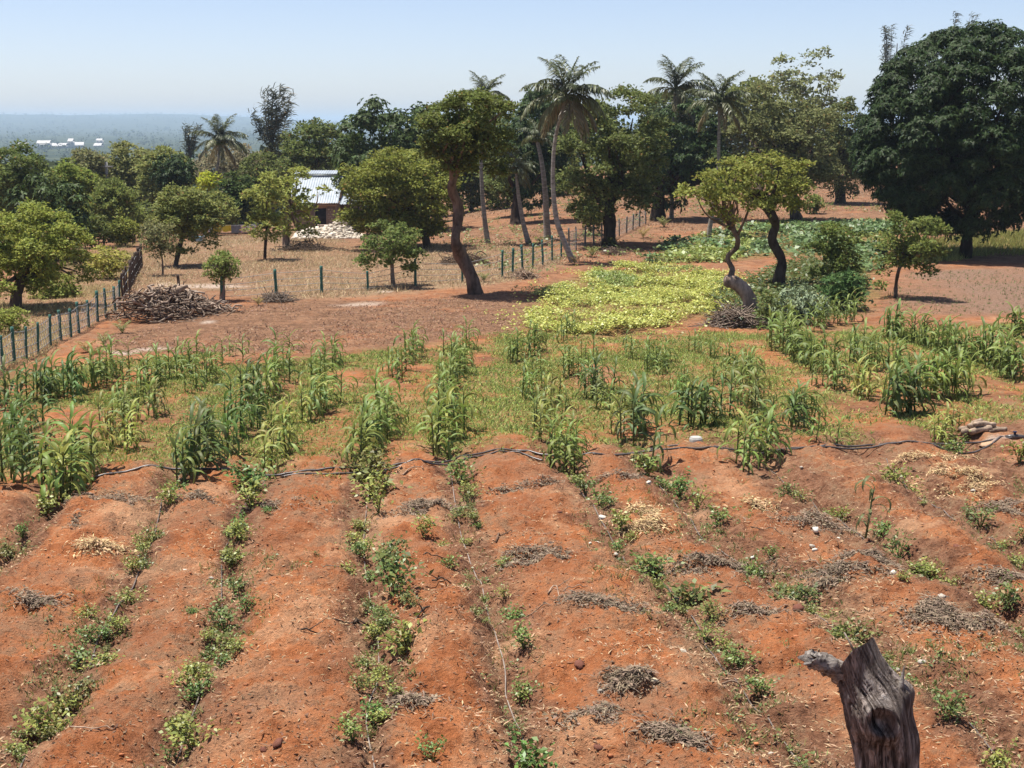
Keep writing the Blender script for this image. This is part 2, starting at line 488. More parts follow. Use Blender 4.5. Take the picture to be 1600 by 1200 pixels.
lit = mul(ramp(add(mul(n_mid, 0.5), mul(n_fine, 0.5)), 0.47, 0.6), 0.75)
blot = mul(ramp(noise(1.1, 7, 0.75), 0.44, 0.60), 0.7)
c = mix(blot, c, (0.27, 0.130, 0.074))                                              # browner, damper or trodden places
c = mix(mul(lit, attr("trash")), c, (0.27, 0.175, 0.105))                          # old straw and leaf trash trodden in
dryc = mix(ramp(n_fine, 0.3, 0.7), (0.22, 0.135, 0.08), (0.38, 0.27, 0.165))
c = mix(mul(attr("dry"), ramp(n_mid, 0.25, 0.5)), c, dryc)
litc = mix(ramp(add(mul(n_fine, 0.6), mul(n_mid, 0.4)), 0.38, 0.62), (0.13, 0.070, 0.042), (0.32, 0.18, 0.105))
c = mix(mul(attr("litter"), ramp(n_big, 0.25, 0.5)), c, litc)
tilc = mix(ramp(n_fine, 0.3, 0.7), (0.17, 0.10, 0.066), (0.31, 0.20, 0.14))
c = mix(attr("tilled"), c, tilc)
grc = mix(ramp(n_fine, 0.35, 0.7), (0.12, 0.12, 0.035), (0.26, 0.23, 0.08))
c = mix(mul(attr("green"), ramp(n_fine, 0.3, 0.55)), c, grc)
pal = mix(ramp(n_fine, 0.35, 0.6), (0.42, 0.32, 0.25), (0.62, 0.52, 0.43))
c = mix(attr("pale"), c, pal)
farc = mix(ramp(noise(0.012, 9, 0.75), 0.42, 0.62), (0.022, 0.034, 0.016), (0.065, 0.075, 0.034))
c = mix(attr("far"), c, farc)
grit = nd(N, "ShaderNodeHueSaturation"); L.new(c, grit.inputs["Color"])
gm = nd(N, "ShaderNodeMapRange"); gm.inputs[3].default_value = 0.35; gm.inputs[4].default_value = 1.6; L.new(n_grit, gm.inputs[0]); L.new(gm.outputs[0], grit.inputs["Value"])
bp = nd(N, "ShaderNodeBump"); bp.inputs["Strength"].default_value = 0.9; bp.inputs["Distance"].default_value = 0.11
L.new(add(n_fine, mul(n_grit, 0.35)), bp.inputs["Height"])
p = nd(N, "ShaderNodeBsdfPrincipled"); p.inputs["Roughness"].default_value = 1.0; p.inputs["Specular IOR Level"].default_value = 0.08
o = nd(N, "ShaderNodeOutputMaterial")
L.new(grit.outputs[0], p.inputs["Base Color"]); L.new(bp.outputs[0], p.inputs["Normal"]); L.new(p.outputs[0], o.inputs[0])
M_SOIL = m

gm_ = mb.mesh("ground", M_SOIL, True)
fx, fy = GX.ravel(), GY.ravel()
dist = np.hypot(fx, fy)
def setattr_mesh(name, vals):
    q = gm_.attributes.new(name, 'FLOAT', 'POINT'); q.data.foreach_set("value", np.ascontiguousarray(vals, np.float32))
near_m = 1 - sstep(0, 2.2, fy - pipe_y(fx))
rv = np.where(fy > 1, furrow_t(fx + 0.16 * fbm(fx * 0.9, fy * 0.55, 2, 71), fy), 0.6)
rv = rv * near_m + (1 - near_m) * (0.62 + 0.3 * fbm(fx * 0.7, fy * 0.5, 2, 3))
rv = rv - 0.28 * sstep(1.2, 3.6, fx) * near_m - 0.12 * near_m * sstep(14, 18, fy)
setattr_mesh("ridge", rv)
setattr_mesh("trash", np.clip(0.55 + 0.5 * (1 - rv) + 0.8 * fbm(fx * 0.6, fy * 0.4, 2, 57), 0, 1))
def soft(poly, seed, wob=0.8, jit=5):
    s = 0
    for k in range(jit):
        s = s + mask(poly, fx + 0.25 * k - 0.5, fy + 0.3 * (k % 3) - 0.3, wob, seed + k)
    return s / jit
setattr_mesh("green", soft(W_FIELD, 101) * weed_density(fx, fy) * 0.85 + 0.8 * soft(W_UNDER, 131) + 0.6 * soft(W_RGRASS, 141) + 0.7 * soft(W_YELLOW, 151) + 0.7 * soft(W_BROAD, 161))
setattr_mesh("dry", np.clip(soft(W_DRY, 201) + 0.8 * soft(W_YARD, 211) + 0.4 * sstep(75, 110, dist) * (fx < -8), 0, 1))
setattr_mesh("litter", np.clip(soft(W_LITTER, 221) * 0.9 + 0.85 * sstep(55, 75, dist) * (0.75 + 0.7 * fbm(fx * 0.2, fy * 0.12, 3, 8)) + 0.5 * sstep(33, 37, dist) * (0.8 + 0.8 * fbm(fx * 0.35, fy * 0.25, 3, 18)), 0, 1))
setattr_mesh("tilled", soft(W_TILLED, 231, 1.1) * np.clip(0.75 + 0.9 * fbm(fx * 0.3, fy * 0.22, 3, 238), 0.25, 1))
pale = np.zeros_like(fx)
for (u, v, su, sv) in ((235, 546, 42, 5), (195, 551, 30, 4), (1560, 690, 22, 5), (560, 476, 45, 4), (325, 503, 24, 4), (600, 455, 16, 3), (255, 445, 14, 4), (330, 447, 60, 4)):
    g = G(u, v); g2 = G(u, v - sv); g3 = G(u + su, v)
    rx = abs(g3[0] - g[0]); ry = abs(g2[1] - g[1])
    pale = np.maximum(pale, 0.75 * (1 - sstep(0.4, 1.1, np.hypot((fx - g[0]) / rx, (fy - g[1]) / ry) + 0.7 * fbm(fx * 1.3, fy * 1.3, 2, 5))))
setattr_mesh("pale", pale)
setattr_mesh("far", np.clip(sstep(120, 260, dist) + sstep(85, 130, dist) * (fx < -22), 0, 1))
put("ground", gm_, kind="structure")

# ------------------------------------------------------------------ haze over the plain
HB, HT = float(GZ.min()) - 1.0, max(float(GZ.max()), 14.0) + 8.0
m, N, L = new_mat("haze_air")
pv = nd(N, "ShaderNodeVolumePrincipled"); pv.inputs["Density"].default_value = 0.00019
pv.inputs["Color"].default_value = (0.62, 0.80, 1.0, 1)
o = nd(N, "ShaderNodeOutputMaterial"); L.new(pv.outputs[0], o.inputs["Volume"])
V, Q = box((0, 0, (HB + HT) / 2), (41000, 41000, HT - HB))
put("haze", MB().add(V, Q).mesh("haze", m), kind="stuff")

# ------------------------------------------------------------------ trees
def crown(seed, r, nlobes=11, cov=2.0, L=0.25, W=0.13, style='round', lobe=0.40, fill=0.18, gap=0.0, lobes=None, jit=1.0):
    """foliage in many shallow pads, leafy on top and open below, set round the outside of the crown; r = half sizes (x, y, z)"""
    rng = np.random.default_rng(seed)
    r = np.asarray(r, float)
    Rm = float(np.cbrt(np.prod(r)))
    pr = max(1.35 * L, (0.215 if jit > 0.6 else 0.125) * Rm)
    if lobes is None:
        n = int((1.15 if jit > 0.6 else 1.9) * 4 * Rm ** 2 / pr ** 2 * (1 - gap)) + 6
        k = np.arange(n) + 0.5
        ph = np.arccos(1 - 2 * k / n); th = np.pi * (1 + 5 ** 0.5) * k + rng.uniform(0, 6)
        dr = norm(np.stack([np.cos(th) * np.sin(ph), np.sin(th) * np.sin(ph), np.cos(ph)], 1) + rng.normal(size=(n, 3)) * 0.13)
        q = vnoise(dr[:, 0] * 2.1 + 3, dr[:, 2] * 2.1, seed) + vnoise(dr[:, 1] * 2.1, dr[:, 2] * 2.1 + 7, seed + 3)
        rad_ = (0.93 + (0.42 if jit > 0.6 else 0.10) * q) * rng.uniform(0.86 if jit > 0.6 else 0.94, 1.03, n)
        cen = dr * r * np.minimum(rad_, 1.04)[:, None]
        keep = (dr[:, 2] > -0.45) | (rng.random(n) < (0.5 if jit > 0.6 else 0.85))
        cen = cen[keep]
        ni = int(len(cen) * 0.30)
        cen = np.vstack([cen, norm(rng.normal(size=(ni, 3))) * r * rng.uniform(0.3, 0.75, (ni, 1))])
    else:
        cl = []
        for (x_, z_, a_, b_) in lobes:
            edge = math.sqrt(min(1.0, (x_ / r[0]) ** 2 + (z_ / r[2]) ** 2))
            ys = r[1] * math.sqrt(max(0.0, 1 - edge ** 2)) * 0.8
            m_ = max(2, int(1.6 * a_ * b_ / pr ** 2))
            for sgn in ((1, -1) if ys > 0.4 * a_ else (0,)):
                dd = norm(rng.normal(size=(m_, 3)))
                dd[:, 2] = np.where((dd[:, 2] < -0.3) & (rng.random(m_) < 0.5), -dd[:, 2] * 0.6, dd[:, 2])
                cl.append(np.array([x_, sgn * ys * rng.uniform(0.6, 1.0), z_]) + dd * np.array([a_, a_, b_]) * rng.uniform(0.45, 0.95, (m_, 1)))
        cen = np.vstack(cl)
    n = len(cen)
    a_ = pr * rng.uniform(0.65, 1.3, n)
    per = np.maximum(6, (cov * 0.70 * 2 * np.pi * a_ ** 2 * 0.8 / (0.5 * L * W)).astype(int))
    kk = 8 if style == 'mango' else 1
    per = np.maximum(2 if style == 'mango' else 6, per // kk)
    pk = np.repeat(np.arange(n), per)
    N_ = len(pk)
    d = norm(rng.normal(size=(N_, 3)))
    d[:, 2] = np.where(rng.random(N_) < 0.82, np.abs(d[:, 2]), d[:, 2] * 0.45)
    tilt = norm(cen / r ** 1.0) * 0.45
    out_d = norm(d + tilt[pk] * 0.6)
    sh = np.where(rng.random((N_, 1)) < 0.10, rng.uniform(1.0, 1.45 if jit > 0.6 else 1.12, (N_, 1)), rng.uniform(0.62, 1.05, (N_, 1)))
    P = cen[pk] + out_d * (a_[pk][:, None] * np.array([1.0, 1.0, 0.72])) * sh
    Nn = norm(out_d * 0.75 + np.array([0, 0, 0.35]))
    out = MB()
    Pk = np.repeat(P, kk, 0); Nk = np.repeat(Nn, kk, 0)
    if style == 'mango':
        t = norm(np.cross(Nk, rng.normal(size=Nk.shape)))
        D = norm(t + Nk * rng.uniform(0.05, 0.6, (len(Nk), 1)) + np.array([0, 0, -0.22]))
        V, Q = leaf_quads(Pk, D, Nk + 0.3 * rng.normal(size=Nk.shape), L * rng.uniform(0.75, 1.2, len(Pk)), W * rng.uniform(0.8, 1.2, len(Pk)), 0.2, 0.12)
    else:
        D = norm(Nk * 0.35 + rng.normal(size=Nk.shape) * np.array([0.8, 0.8, 0.4]))
        V, Q = leaf_quads(Pk, D, Nk * 0.7 + np.array([0, 0, 0.55]) + 0.5 * rng.normal(size=Nk.shape), L * rng.uniform(0.7, 1.2, len(Pk)), W * rng.uniform(0.8, 1.25, len(Pk)), 0.1, 0.15)
    out.add(V, Q)
    # shaded leaves and twigs deeper inside
    nin = min(int(len(Pk) * fill * (0.30 if jit > 0.6 else 0.45)), 4000)
    Pi = norm(rng.normal(size=(nin, 3))) * r * (rng.random((nin, 1)) ** 0.5) * 0.62
    V, Q = leaf_quads(Pi, rng.normal(size=Pi.shape), rng.normal(size=Pi.shape), L * 1.5, W * 2.0, 0.1, 0.1)
    out.add(V, Q)
    pick = rng.choice(n, min(n, 14 if n > 20 else 7), replace=False)
    limbs = cen[pick] * 0.9
    if lobes is not None: return out, np.vstack([limbs, [[0, 0, 0]]])
    VV = np.vstack(out.V)
    pc_ = 0.7 if jit > 0.6 else 0.08
    lo = np.percentile(VV, pc_, axis=0); hi = np.percentile(VV, 100 - pc_, axis=0)
    f = 2 * r / (hi - lo); off = (lo + hi) / 2
    out.V = [(v - off) * f for v in out.V]
    return out, np.vstack([(limbs - off) * f, [[0, 0, 0]]])

def trunk_mb(path, r0, r1, rng, ns=9, knob=0.08, limbs=None, limb_r=0.4):
    out = MB()
    n = max(12, 5 * len(path))
    P = catmull(path, n)
    s = np.linspace(0, 1, n)
    rr = r0 + (r1 - r0) * s
    rr = rr * (1 + 0.5 * np.exp(-s * 14)) * (1 + knob * np.interp(s, np.linspace(0, 1, 9), rng.normal(size=9)))
    out.add(*tube(P, rr, ns, True, 0.05, rng))
    if limbs is not None:
        for c in limbs:
            st = P[int(n * rng.uniform(0.72, 0.97))]
            mid = st * 0.45 + c * 0.55 + rng.normal(size=3) * 0.12 * np.linalg.norm(c - st) + np.array([0, 0, -0.05 * np.linalg.norm(c - st)])
            Pl = catmull([st, mid, c], 8)
            out.add(*tube(Pl, np.linspace(r1 * 0.9, r1 * 0.16, 8) * 0.8, 6))
    return out

def tree(name, label, bbox, base=None, Y=None, path=None, col=(0.08, 0.10, 0.03), style='round', seed=1, nl=11, leafpx=5.6, cov=1.8, tr=None, barkcol=(1, 1, 1), lobe=0.46, group=None, cat="tree", gap=0.0, fill=0.18, depth=0.95, wmul=0.55, fork=None, lobes=None, jit=1.0):
    rng = np.random.default_rng(seed + 1000)
    u0, v0, u1, v1 = bbox
    if base is not None and Y is None:
        g = ground(*base); Y = g[1]
    else:
        bu, bv = base if base is not None else ((u0 + u1) / 2, v1)
        q = AT(bu, bv, Y); g = np.array([q[0], Y, float(h_full(q[0], Y))])
    mp = mpp(Y)
    C = AT((u0 + u1) / 2, (v0 + v1) / 2, Y) - g
    r = np.array([(u1 - u0) / 2 * mp, (u1 - u0) / 2 * mp * depth, (v1 - v0) / 2 * mp])
    r = np.maximum(r, 0.2)
    L = leafpx * mp
    o = thing(name, label, cat, g, 0, group)
    lw = None
    if lobes is not None:
        lw = [((a_ - (u0 + u1) / 2) * mp, ((v0 + v1) / 2 - b_) * mp, ra_ * mp, rb_ * mp) for a_, b_, ra_, rb_ in lobes]
    cm, cen = crown(seed, r, nl, cov, L, L * wmul, style, lobe, fill, gap, lw, jit)
    mesh = cm.mesh("crown", M_MANGO if style == 'mango' else M_LEAF)
    put("crown", mesh, o, C, color=(1.32 * col[0], 1.24 * col[1], 1.15 * col[2]) if style != 'mango' else col)
    tr = tr or max(0.05, 0.035 * (u1 - u0) * mp)
    if path is None:
        top = C + np.array([0, 0, -0.15 * r[2]])
        path = [np.array([0, 0, -0.25]), np.array([0.25 * C[0] + rng.normal() * 0.06, rng.normal() * 0.05, 0.4 * top[2]]), top]
    else:
        pts = [np.array([0, 0, -0.25])]
        for u, v in path:
            q = AT(u, v, Y + rng.normal() * 0.15) - g
            pts.append(q)
        path = pts
    limbs = [C + c * 0.9 for c in cen[:-1] if c[2] > -0.75 * r[2]]
    put("trunk", trunk_mb(path, tr, tr * 0.6, rng, 9, 0.10, limbs).mesh("trunk", M_BARK, True), o, color=barkcol)
    return o, g, C, r

DK = (0.042, 0.074, 0.023); DK2 = (0.058, 0.092, 0.027)
CAS = (0.096, 0.125, 0.036); OL = (0.15, 0.18, 0.04); YG = (0.15, 0.18, 0.04); BR = (0.34, 0.40, 0.05); GRY = (0.15, 0.165, 0.075)

# the great mango on the right
tree("mango_tree", "huge dome-shaped dark mango tree at the right edge, with a short thick trunk", (1340, 44, 1688, 364), (1508, 402), col=(0.030, 0.055, 0.016), style='mango', seed=3, jit=0.3, nl=90, leafpx=7.6, cov=1.6, tr=0.27, lobe=0.2, wmul=0.3, depth=1.0, barkcol=(0.35, 0.33, 0.3), path=[(1510, 385), (1512, 355), (1515, 300)])
# centre
tree("cashew_tree", "dark cashew tree with a bare leaning S-shaped trunk beside the cleared soil", (664, 136, 802, 276), (745, 459), col=(0.098, 0.130, 0.036), seed=11, lobes=[(730,170,45,32),(695,185,30,25),(770,180,30,35),(735,215,50,35),(690,225,25,28),(775,225,25,30),(750,255,28,22),(712,250,25,22),(785,248,14,25),(680,192,18,18),(700,264,22,16),(765,268,22,14),(676,238,16,20)], nl=13, leafpx=6.2, cov=1.6, tr=0.21, barkcol=(1.708, 1.474, 1.319), path=[(738, 436), (722, 402), (712, 378), (715, 350), (716, 322), (706, 296), (708, 280), (716, 258), (726, 225)])
tree("cashew_tree", "round olive-green tree just left of the leaning cashew trunk", (533, 234, 716, 388), (670, 388), col=OL, seed=12, lobes=[(625,262,42,28),(575,280,36,30),(665,275,33,30),(690,300,24,28),(560,310,26,28),(620,310,55,42),(670,335,38,33),(580,345,33,28),(700,268,16,20),(635,352,38,24),(600,368,30,18),(672,366,26,17),(558,350,18,18)], nl=15, leafpx=6, cov=1.7, tr=0.22, path=[(664, 368), (655, 340), (640, 310)], barkcol=(0.931, 0.854, 0.776))
tree("cashew_tree", "small low tree with a thin pale grey trunk among the fence posts", (560, 347, 665, 432), (615, 448), col=(0.109, 0.155, 0.047), seed=13, lobes=[(600,365,24,16),(635,372,26,18),(577,385,18,17),(610,395,33,20),(648,402,17,13),(572,412,13,16),(640,417,15,8)], nl=9, leafpx=6, cov=1.4, tr=0.07, barkcol=(3.105, 3.105, 2.950), path=[(613, 425), (612, 400), (612, 385)])
tree("mango_tree", "broad dark green mango crown behind the round olive tree", (528, 164, 712, 330), (640, 362), Y=84, col=DK2, style='mango', seed=14, nl=18, leafpx=6.6, cov=1.3, wmul=0.4, lobe=0.36)
tree("mango_tree", "wide olive-topped tree behind the metal-roofed house", (436, 193, 566, 285), (500, 330), Y=106, col=(0.097, 0.132, 0.040), seed=15, nl=14, leafpx=5.6, cov=1.5)
tree("cashew_tree", "big dark cashew tree standing right of the tallest palm, on a black trunk", (880, 150, 1040, 345), (950, 384), col=(0.101, 0.133, 0.044), seed=16, lobes=[(985,170,36,20),(940,190,38,24),(1010,200,28,29),(908,228,28,36),(960,240,48,43),(1012,250,26,38),(903,288,24,33),(950,300,43,30),(1000,306,30,28),(925,328,28,18)], nl=17, leafpx=6, cov=1.7, tr=0.36, barkcol=(0.621, 0.590, 0.559), path=[(953, 360), (952, 330), (958, 290)])
tree("mango_tree", "very dark mango behind the slim palm, right of the big dark cashew", (1000, 166, 1135, 322), (1028, 344), col=DK, style='mango', seed=17, nl=15, leafpx=6.2, cov=1.3, tr=0.45, barkcol=(0.466, 0.435, 0.404), wmul=0.4, path=[(1029, 320), (1032, 290)])
tree("mango_tree", "dark mango half hidden between the leaning cashew and the tallest palm", (778, 144, 892, 318), (807, 349), col=DK, style='mango', seed=18, nl=13, leafpx=6.2, cov=1.3, tr=0.4, barkcol=(0.621, 0.559, 0.528), wmul=0.4, path=[(806, 330), (815, 290)])
tree("shade_tree", "broad grey-green tree behind the bushy twin-trunk tree, with a yellowish top", (1140, 138, 1302, 318), (1245, 346), col=(0.132, 0.155, 0.066), seed=19, lobes=[(1180,160,33,22),(1230,175,33,22),(1270,195,30,24),(1165,205,28,33),(1220,225,48,43),(1275,245,28,38),(1180,262,33,33),(1240,287,38,28),(1288,277,16,28)], nl=16, leafpx=5.6, cov=1.6, tr=0.35, barkcol=(0.931, 0.900, 0.854))
tree("eucalyptus_tree", "tall loose tree with upright light green tops rising above the broad grey-green one", (1204, 84, 1320, 262), (1262, 330), Y=128, col=(0.155, 0.186, 0.085), seed=20, lobes=[(1222,110,14,22),(1222,145,18,28),(1252,122,12,20),(1250,157,20,33),(1275,103,12,20),(1285,140,20,33),(1302,172,16,28),(1265,195,43,33),(1235,225,30,30),(1290,225,26,30)], nl=14, leafpx=6, cov=1.0, lobe=0.34, gap=0.12, tr=0.3)
tree("shade_tree", "grey-green tree with a dark trunk on the red slope beside the huge mango", (1278, 158, 1362, 302), (1314, 318), col=(0.109, 0.139, 0.056), seed=21, nl=12, leafpx=5.6, cov=1.5, tr=0.4, barkcol=(0.776, 0.776, 0.745), path=[(1312, 300), (1308, 270), (1312, 240)])
tree("shade_tree", "dark round treetop on the skyline between two palms in the middle", (1000, 140, 1110, 240), (1050, 320), Y=140, col=(0.078, 0.109, 0.039), seed=22, nl=10, leafpx=5.6, cov=1.4)
tree("shade_tree", "small rounded dull green treetop right of the twin palms", (1128, 128, 1225, 260), (1180, 320), Y=138, col=(0.132, 0.163, 0.054), seed=23, nl=10, leafpx=6, cov=1.5)
tree("shade_tree", "treetop filling the gap right behind the tallest palm's crown", (806, 140, 900, 260), (850, 320), Y=130, col=(0.070, 0.116, 0.047), seed=24, nl=10, leafpx=5.6, cov=1.5)
# the two in the weeds by the yellow patch
tree("cashew_tree", "bright olive tree on a dark crooked trunk with a burr, beside the pale curved log", (1140, 236, 1268, 352), (1213, 452), col=(0.165, 0.195, 0.048), seed=31, lobes=[(1200,262,30,20),(1235,268,26,22),(1177,277,26,20),(1215,300,38,26),(1250,298,17,23),(1187,318,24,20),(1240,326,20,18),(1162,298,20,20)], nl=13, leafpx=6.6, cov=1.15, tr=0.20, barkcol=(0.699, 0.652, 0.621), lobe=0.42, path=[(1218, 432), (1222, 408), (1212, 388), (1206, 372), (1212, 352), (1206, 336), (1196, 322), (1185, 296)])
o_, g_, C_, r_ = tree("cashew_tree", "thin-crowned tree rising from the pale curved trunk that bends over the weeds", (1066, 246, 1186, 352), (1176, 494), col=(0.165, 0.195, 0.048), seed=32, lobes=[(1140,262,30,16),(1116,280,26,20),(1163,275,23,18),(1088,298,20,12),(1112,312,28,18),(1145,305,32,22),(1132,336,20,14),(1163,325,20,14),(1072,305,9,7)], nl=12, leafpx=6.6, cov=0.85, tr=0.10, barkcol=(1.725, 1.552, 1.380), lobe=0.42, path=[(1172, 470), (1160, 449), (1143, 436), (1144, 420), (1137, 402), (1152, 385), (1150, 366), (1137, 345), (1130, 310)])
_lp = catmull([AT(u, v, g_[1] - 0.25) - g_ for u, v in ((1180, 500), (1174, 480), (1168, 462), (1156, 447), (1143, 440), (1131, 440))], 22)
put("bent_log", MB().add(*tube(_lp, np.array([.24, .22, .205, .2, .195, .195, .195, .19, .19, .19, .19, .19, .19, .185, .185, .185, .18, .18, .18, .175, .16, .11]), 14, True, 0.03, np.random.default_rng(2))).mesh("bent_log", M_BARK, True), o_, color=(3.4, 3.2, 3.05))
tree("shrub_tree", "dense bushy young tree with leaning pale stems in front of the tilled plot", (1370, 330, 1478, 440), (1400, 466), col=(0.116, 0.155, 0.044), seed=33, lobes=[(1400,350,24,18),(1440,360,28,20),(1388,377,18,18),(1420,390,38,28),(1455,400,19,22),(1395,415,20,18),(1440,423,20,14),(1378,442,9,11)], nl=11, leafpx=6.6, cov=1.3, tr=0.07, path=[(1400, 445), (1405, 420), (1415, 395)])
tree("shrub", "dark green upright bush standing between the burr trunk and the young tree", (1264, 345, 1352, 450), (1310, 462), Y=47, col=(0.093, 0.132, 0.034), seed=34, lobes=[(1303,365,25,18),(1328,385,18,22),(1285,390,19,22),(1310,415,34,25),(1338,430,16,16),(1280,432,16,15)], nl=10, leafpx=6, cov=1.3, tr=0.05, cat="bush")
tree("shrub", "low dark glossy bush beside the pale-leaved cassava", (1282, 424, 1352, 482), (1318, 484), col=(0.070, 0.132, 0.047), seed=35, nl=9, leafpx=9, cov=1.2, tr=0.03, cat="bush")
tree("cassava_shrub", "cassava bush with large whitish leaves at the foot of the burr trunk", (1206, 446, 1296, 502), (1255, 506), col=(0.24, 0.30, 0.18), seed=36, nl=9, leafpx=7, cov=0.8, tr=0.03, cat="bush", style='mango', wmul=0.5)
tree("shrub", "leafy weedy bush growing round the base of the pale curved trunk", (1180, 452, 1222, 510), (1200, 512), col=(0.109, 0.147, 0.047), seed=37, nl=11, leafpx=6.6, cov=0.6, tr=0.02, cat="bush", gap=0.1, fill=0.1)
# in front of the house
tree("young_tree", "young tree with a thin dark stem in front of the brick house", (384, 268, 452, 390), (413, 406), col=(0.194, 0.233, 0.062), seed=41, lobes=[(420,285,20,16),(402,310,16,18),(430,315,20,20),(412,345,26,18),(438,350,14,16),(400,365,15,12),(425,371,18,13)], nl=10, leafpx=6, cov=1.1, tr=0.07, barkcol=(0.776, 0.621, 0.559), gap=0.1)
tree("young_tree", "loose yellow-green tree with a thick grey trunk, right by the rubble heap", (428, 258, 506, 376), (447, 388), col=(0.194, 0.233, 0.059), seed=42, lobes=[(470,275,20,14),(450,295,17,20),(465,325,24,18),(474,345,16,13),(447,350,16,14),(470,364,20,11),(505,300,10,5)], nl=11, leafpx=6, cov=1.1, tr=0.19, barkcol=(2.794, 2.639, 2.484), gap=0.1, path=[(447, 370), (448, 340), (455, 310)])
# left side
tree("mango_tree", "dark bluish mango behind the olive tree at the fence", (18, 278, 138, 400), (85, 418), Y=60, col=DK2, style='mango', seed=51, nl=14, leafpx=9, cov=1.3, wmul=0.4)
tree("cashew_tree", "large light olive tree beyond the green fence posts, at the left edge", (-40, 330, 134, 470), (22, 482), col=(0.186, 0.233, 0.053), seed=52, lobes=[(40,350,38,22),(85,365,33,25),(0,365,38,26),(108,395,24,26),(60,400,52,38),(10,410,38,38),(98,430,29,24),(40,445,42,23),(-20,440,30,28)], nl=16, leafpx=6.2, cov=1.6, tr=0.2, barkcol=(1.242, 1.165, 1.087))
tree("shrub", "drooping olive bush leaning over the green fence posts", (50, 425, 132, 492), (95, 496), Y=44, col=(0.171, 0.209, 0.054), seed=53, nl=8, leafpx=6.2, cov=1.2, tr=0.05, cat="bush")
tree("cashew_tree", "dark olive treetop highest in the thicket at the left edge", (-30, 228, 92, 340), (30, 400), Y=78, col=(0.097, 0.137, 0.041), seed=54, nl=13, leafpx=6, cov=1.5)
tree("cashew_tree", "olive tree behind the bluish mango, with a bright yellow-green shoulder", (70, 252, 152, 350), (115, 390), Y=82, col=(0.155, 0.209, 0.049), seed=55, nl=11, leafpx=5.6, cov=1.5)
tree("cashew_tree", "mid green spreading tree behind the end of the brown pole fence", (132, 282, 222, 380), (172, 392), Y=76, col=(0.132, 0.171, 0.049), seed=56, nl=12, leafpx=5.6, cov=1.5)
tree("cashew_tree", "wide pale olive treetop in front of the hazy plain", (150, 226, 262, 320), (205, 360), Y=112, col=(0.171, 0.194, 0.070), seed=57, nl=13, leafpx=6, cov=1.5)
tree("cashew_tree", "olive treetop just left of the small dark mango", (215, 232, 300, 320), (255, 360), Y=105, col=(0.163, 0.194, 0.062), seed=58, nl=11, leafpx=6, cov=1.5)
tree("mango_tree", "small dark round mango crown left of the short palm", (238, 243, 306, 302), (275, 365), Y=92, col=DK, style='mango', seed=59, nl=9, leafpx=6, cov=1.4, wmul=0.4)
tree("bright_bush", "bright yellow-green bush at the foot of the short palm", (306, 268, 346, 302), (326, 350), Y=94, col=BR, seed=60, nl=8, leafpx=6, cov=1.3, cat="bush")
tree("cashew_tree", "dull olive tree with a stout trunk behind the pale sapling", (236, 294, 344, 392), (272, 416), col=(0.147, 0.178, 0.056), seed=61, nl=12, leafpx=5.6, cov=1.4, tr=0.12)
tree("sapling", "pale grey-green sapling on a thin stem near the top of the fence", (220, 345, 276, 402), (254, 430), col=GRY, seed=62, nl=8, leafpx=5.5, cov=0.8, tr=0.04, gap=0.15, barkcol=(2.173, 2.018, 1.863))
tree("mango_tree", "dark leafy tree above the washing line", (330, 272, 408, 350), (368, 362), Y=92, col=DK2, seed=63, nl=10, leafpx=5.6, cov=1.5)
tree("cashew_tree", "olive tree behind the washing line, under the dark leafy one", (290, 300, 372, 358), (318, 372), Y=88, col=(0.155, 0.186, 0.054), seed=64, nl=9, leafpx=6, cov=1.3)
tree("thorn_tree", "grey half-bare thicket tree behind the short palm", (300, 225, 420, 300), (360, 350), Y=125, col=(0.186, 0.178, 0.109), seed=65, nl=11, leafpx=5, cov=0.8, gap=0.12)
tree("shrub", "low yellowish shrub beside the brown pole fence", (138, 385, 204, 434), (172, 436), col=(0.265, 0.279, 0.070), seed=66, nl=8, leafpx=6, cov=0.8, tr=0.03, cat="bush", gap=0.12)
tree("pollard_shrub", "pollarded shrub sprouting from thick cut stems behind the woodpile", (318, 392, 374, 442), (346, 470), col=(0.155, 0.209, 0.062), seed=67, nl=8, leafpx=5.6, cov=1.0, tr=0.10, barkcol=(2.794, 2.562, 2.329), cat="bush")
tree("shrub", "small low bush at the bare ground left of the fence", (-20, 480, 42, 520), (10, 522), col=(0.202, 0.248, 0.062), seed=68, nl=7, leafpx=6, cov=0.9, tr=0.02, cat="bush", gap=0.1)
tree("cashew_tree", "low leafy tree under the tallest palm, before the red slope", (760, 245, 846, 318), (800, 345), Y=92, col=(0.111, 0.151, 0.052), seed=69, nl=9, leafpx=5.6, cov=1.2)
tree("sapling", "small leafy sapling under the big dark cashew beside the far fence", (900, 300, 952, 362), (925, 385), Y=74, col=(0.151, 0.181, 0.057), seed=70, nl=7, leafpx=5.6, cov=0.9, gap=0.1, tr=0.04)
tree("sapling", "little bushy sapling on the red slope below the grey-green tree", (1256, 302, 1288, 336), (1270, 334), col=(0.139, 0.186, 0.054), seed=71, nl=6, leafpx=5.5, cov=1.0, tr=0.05)

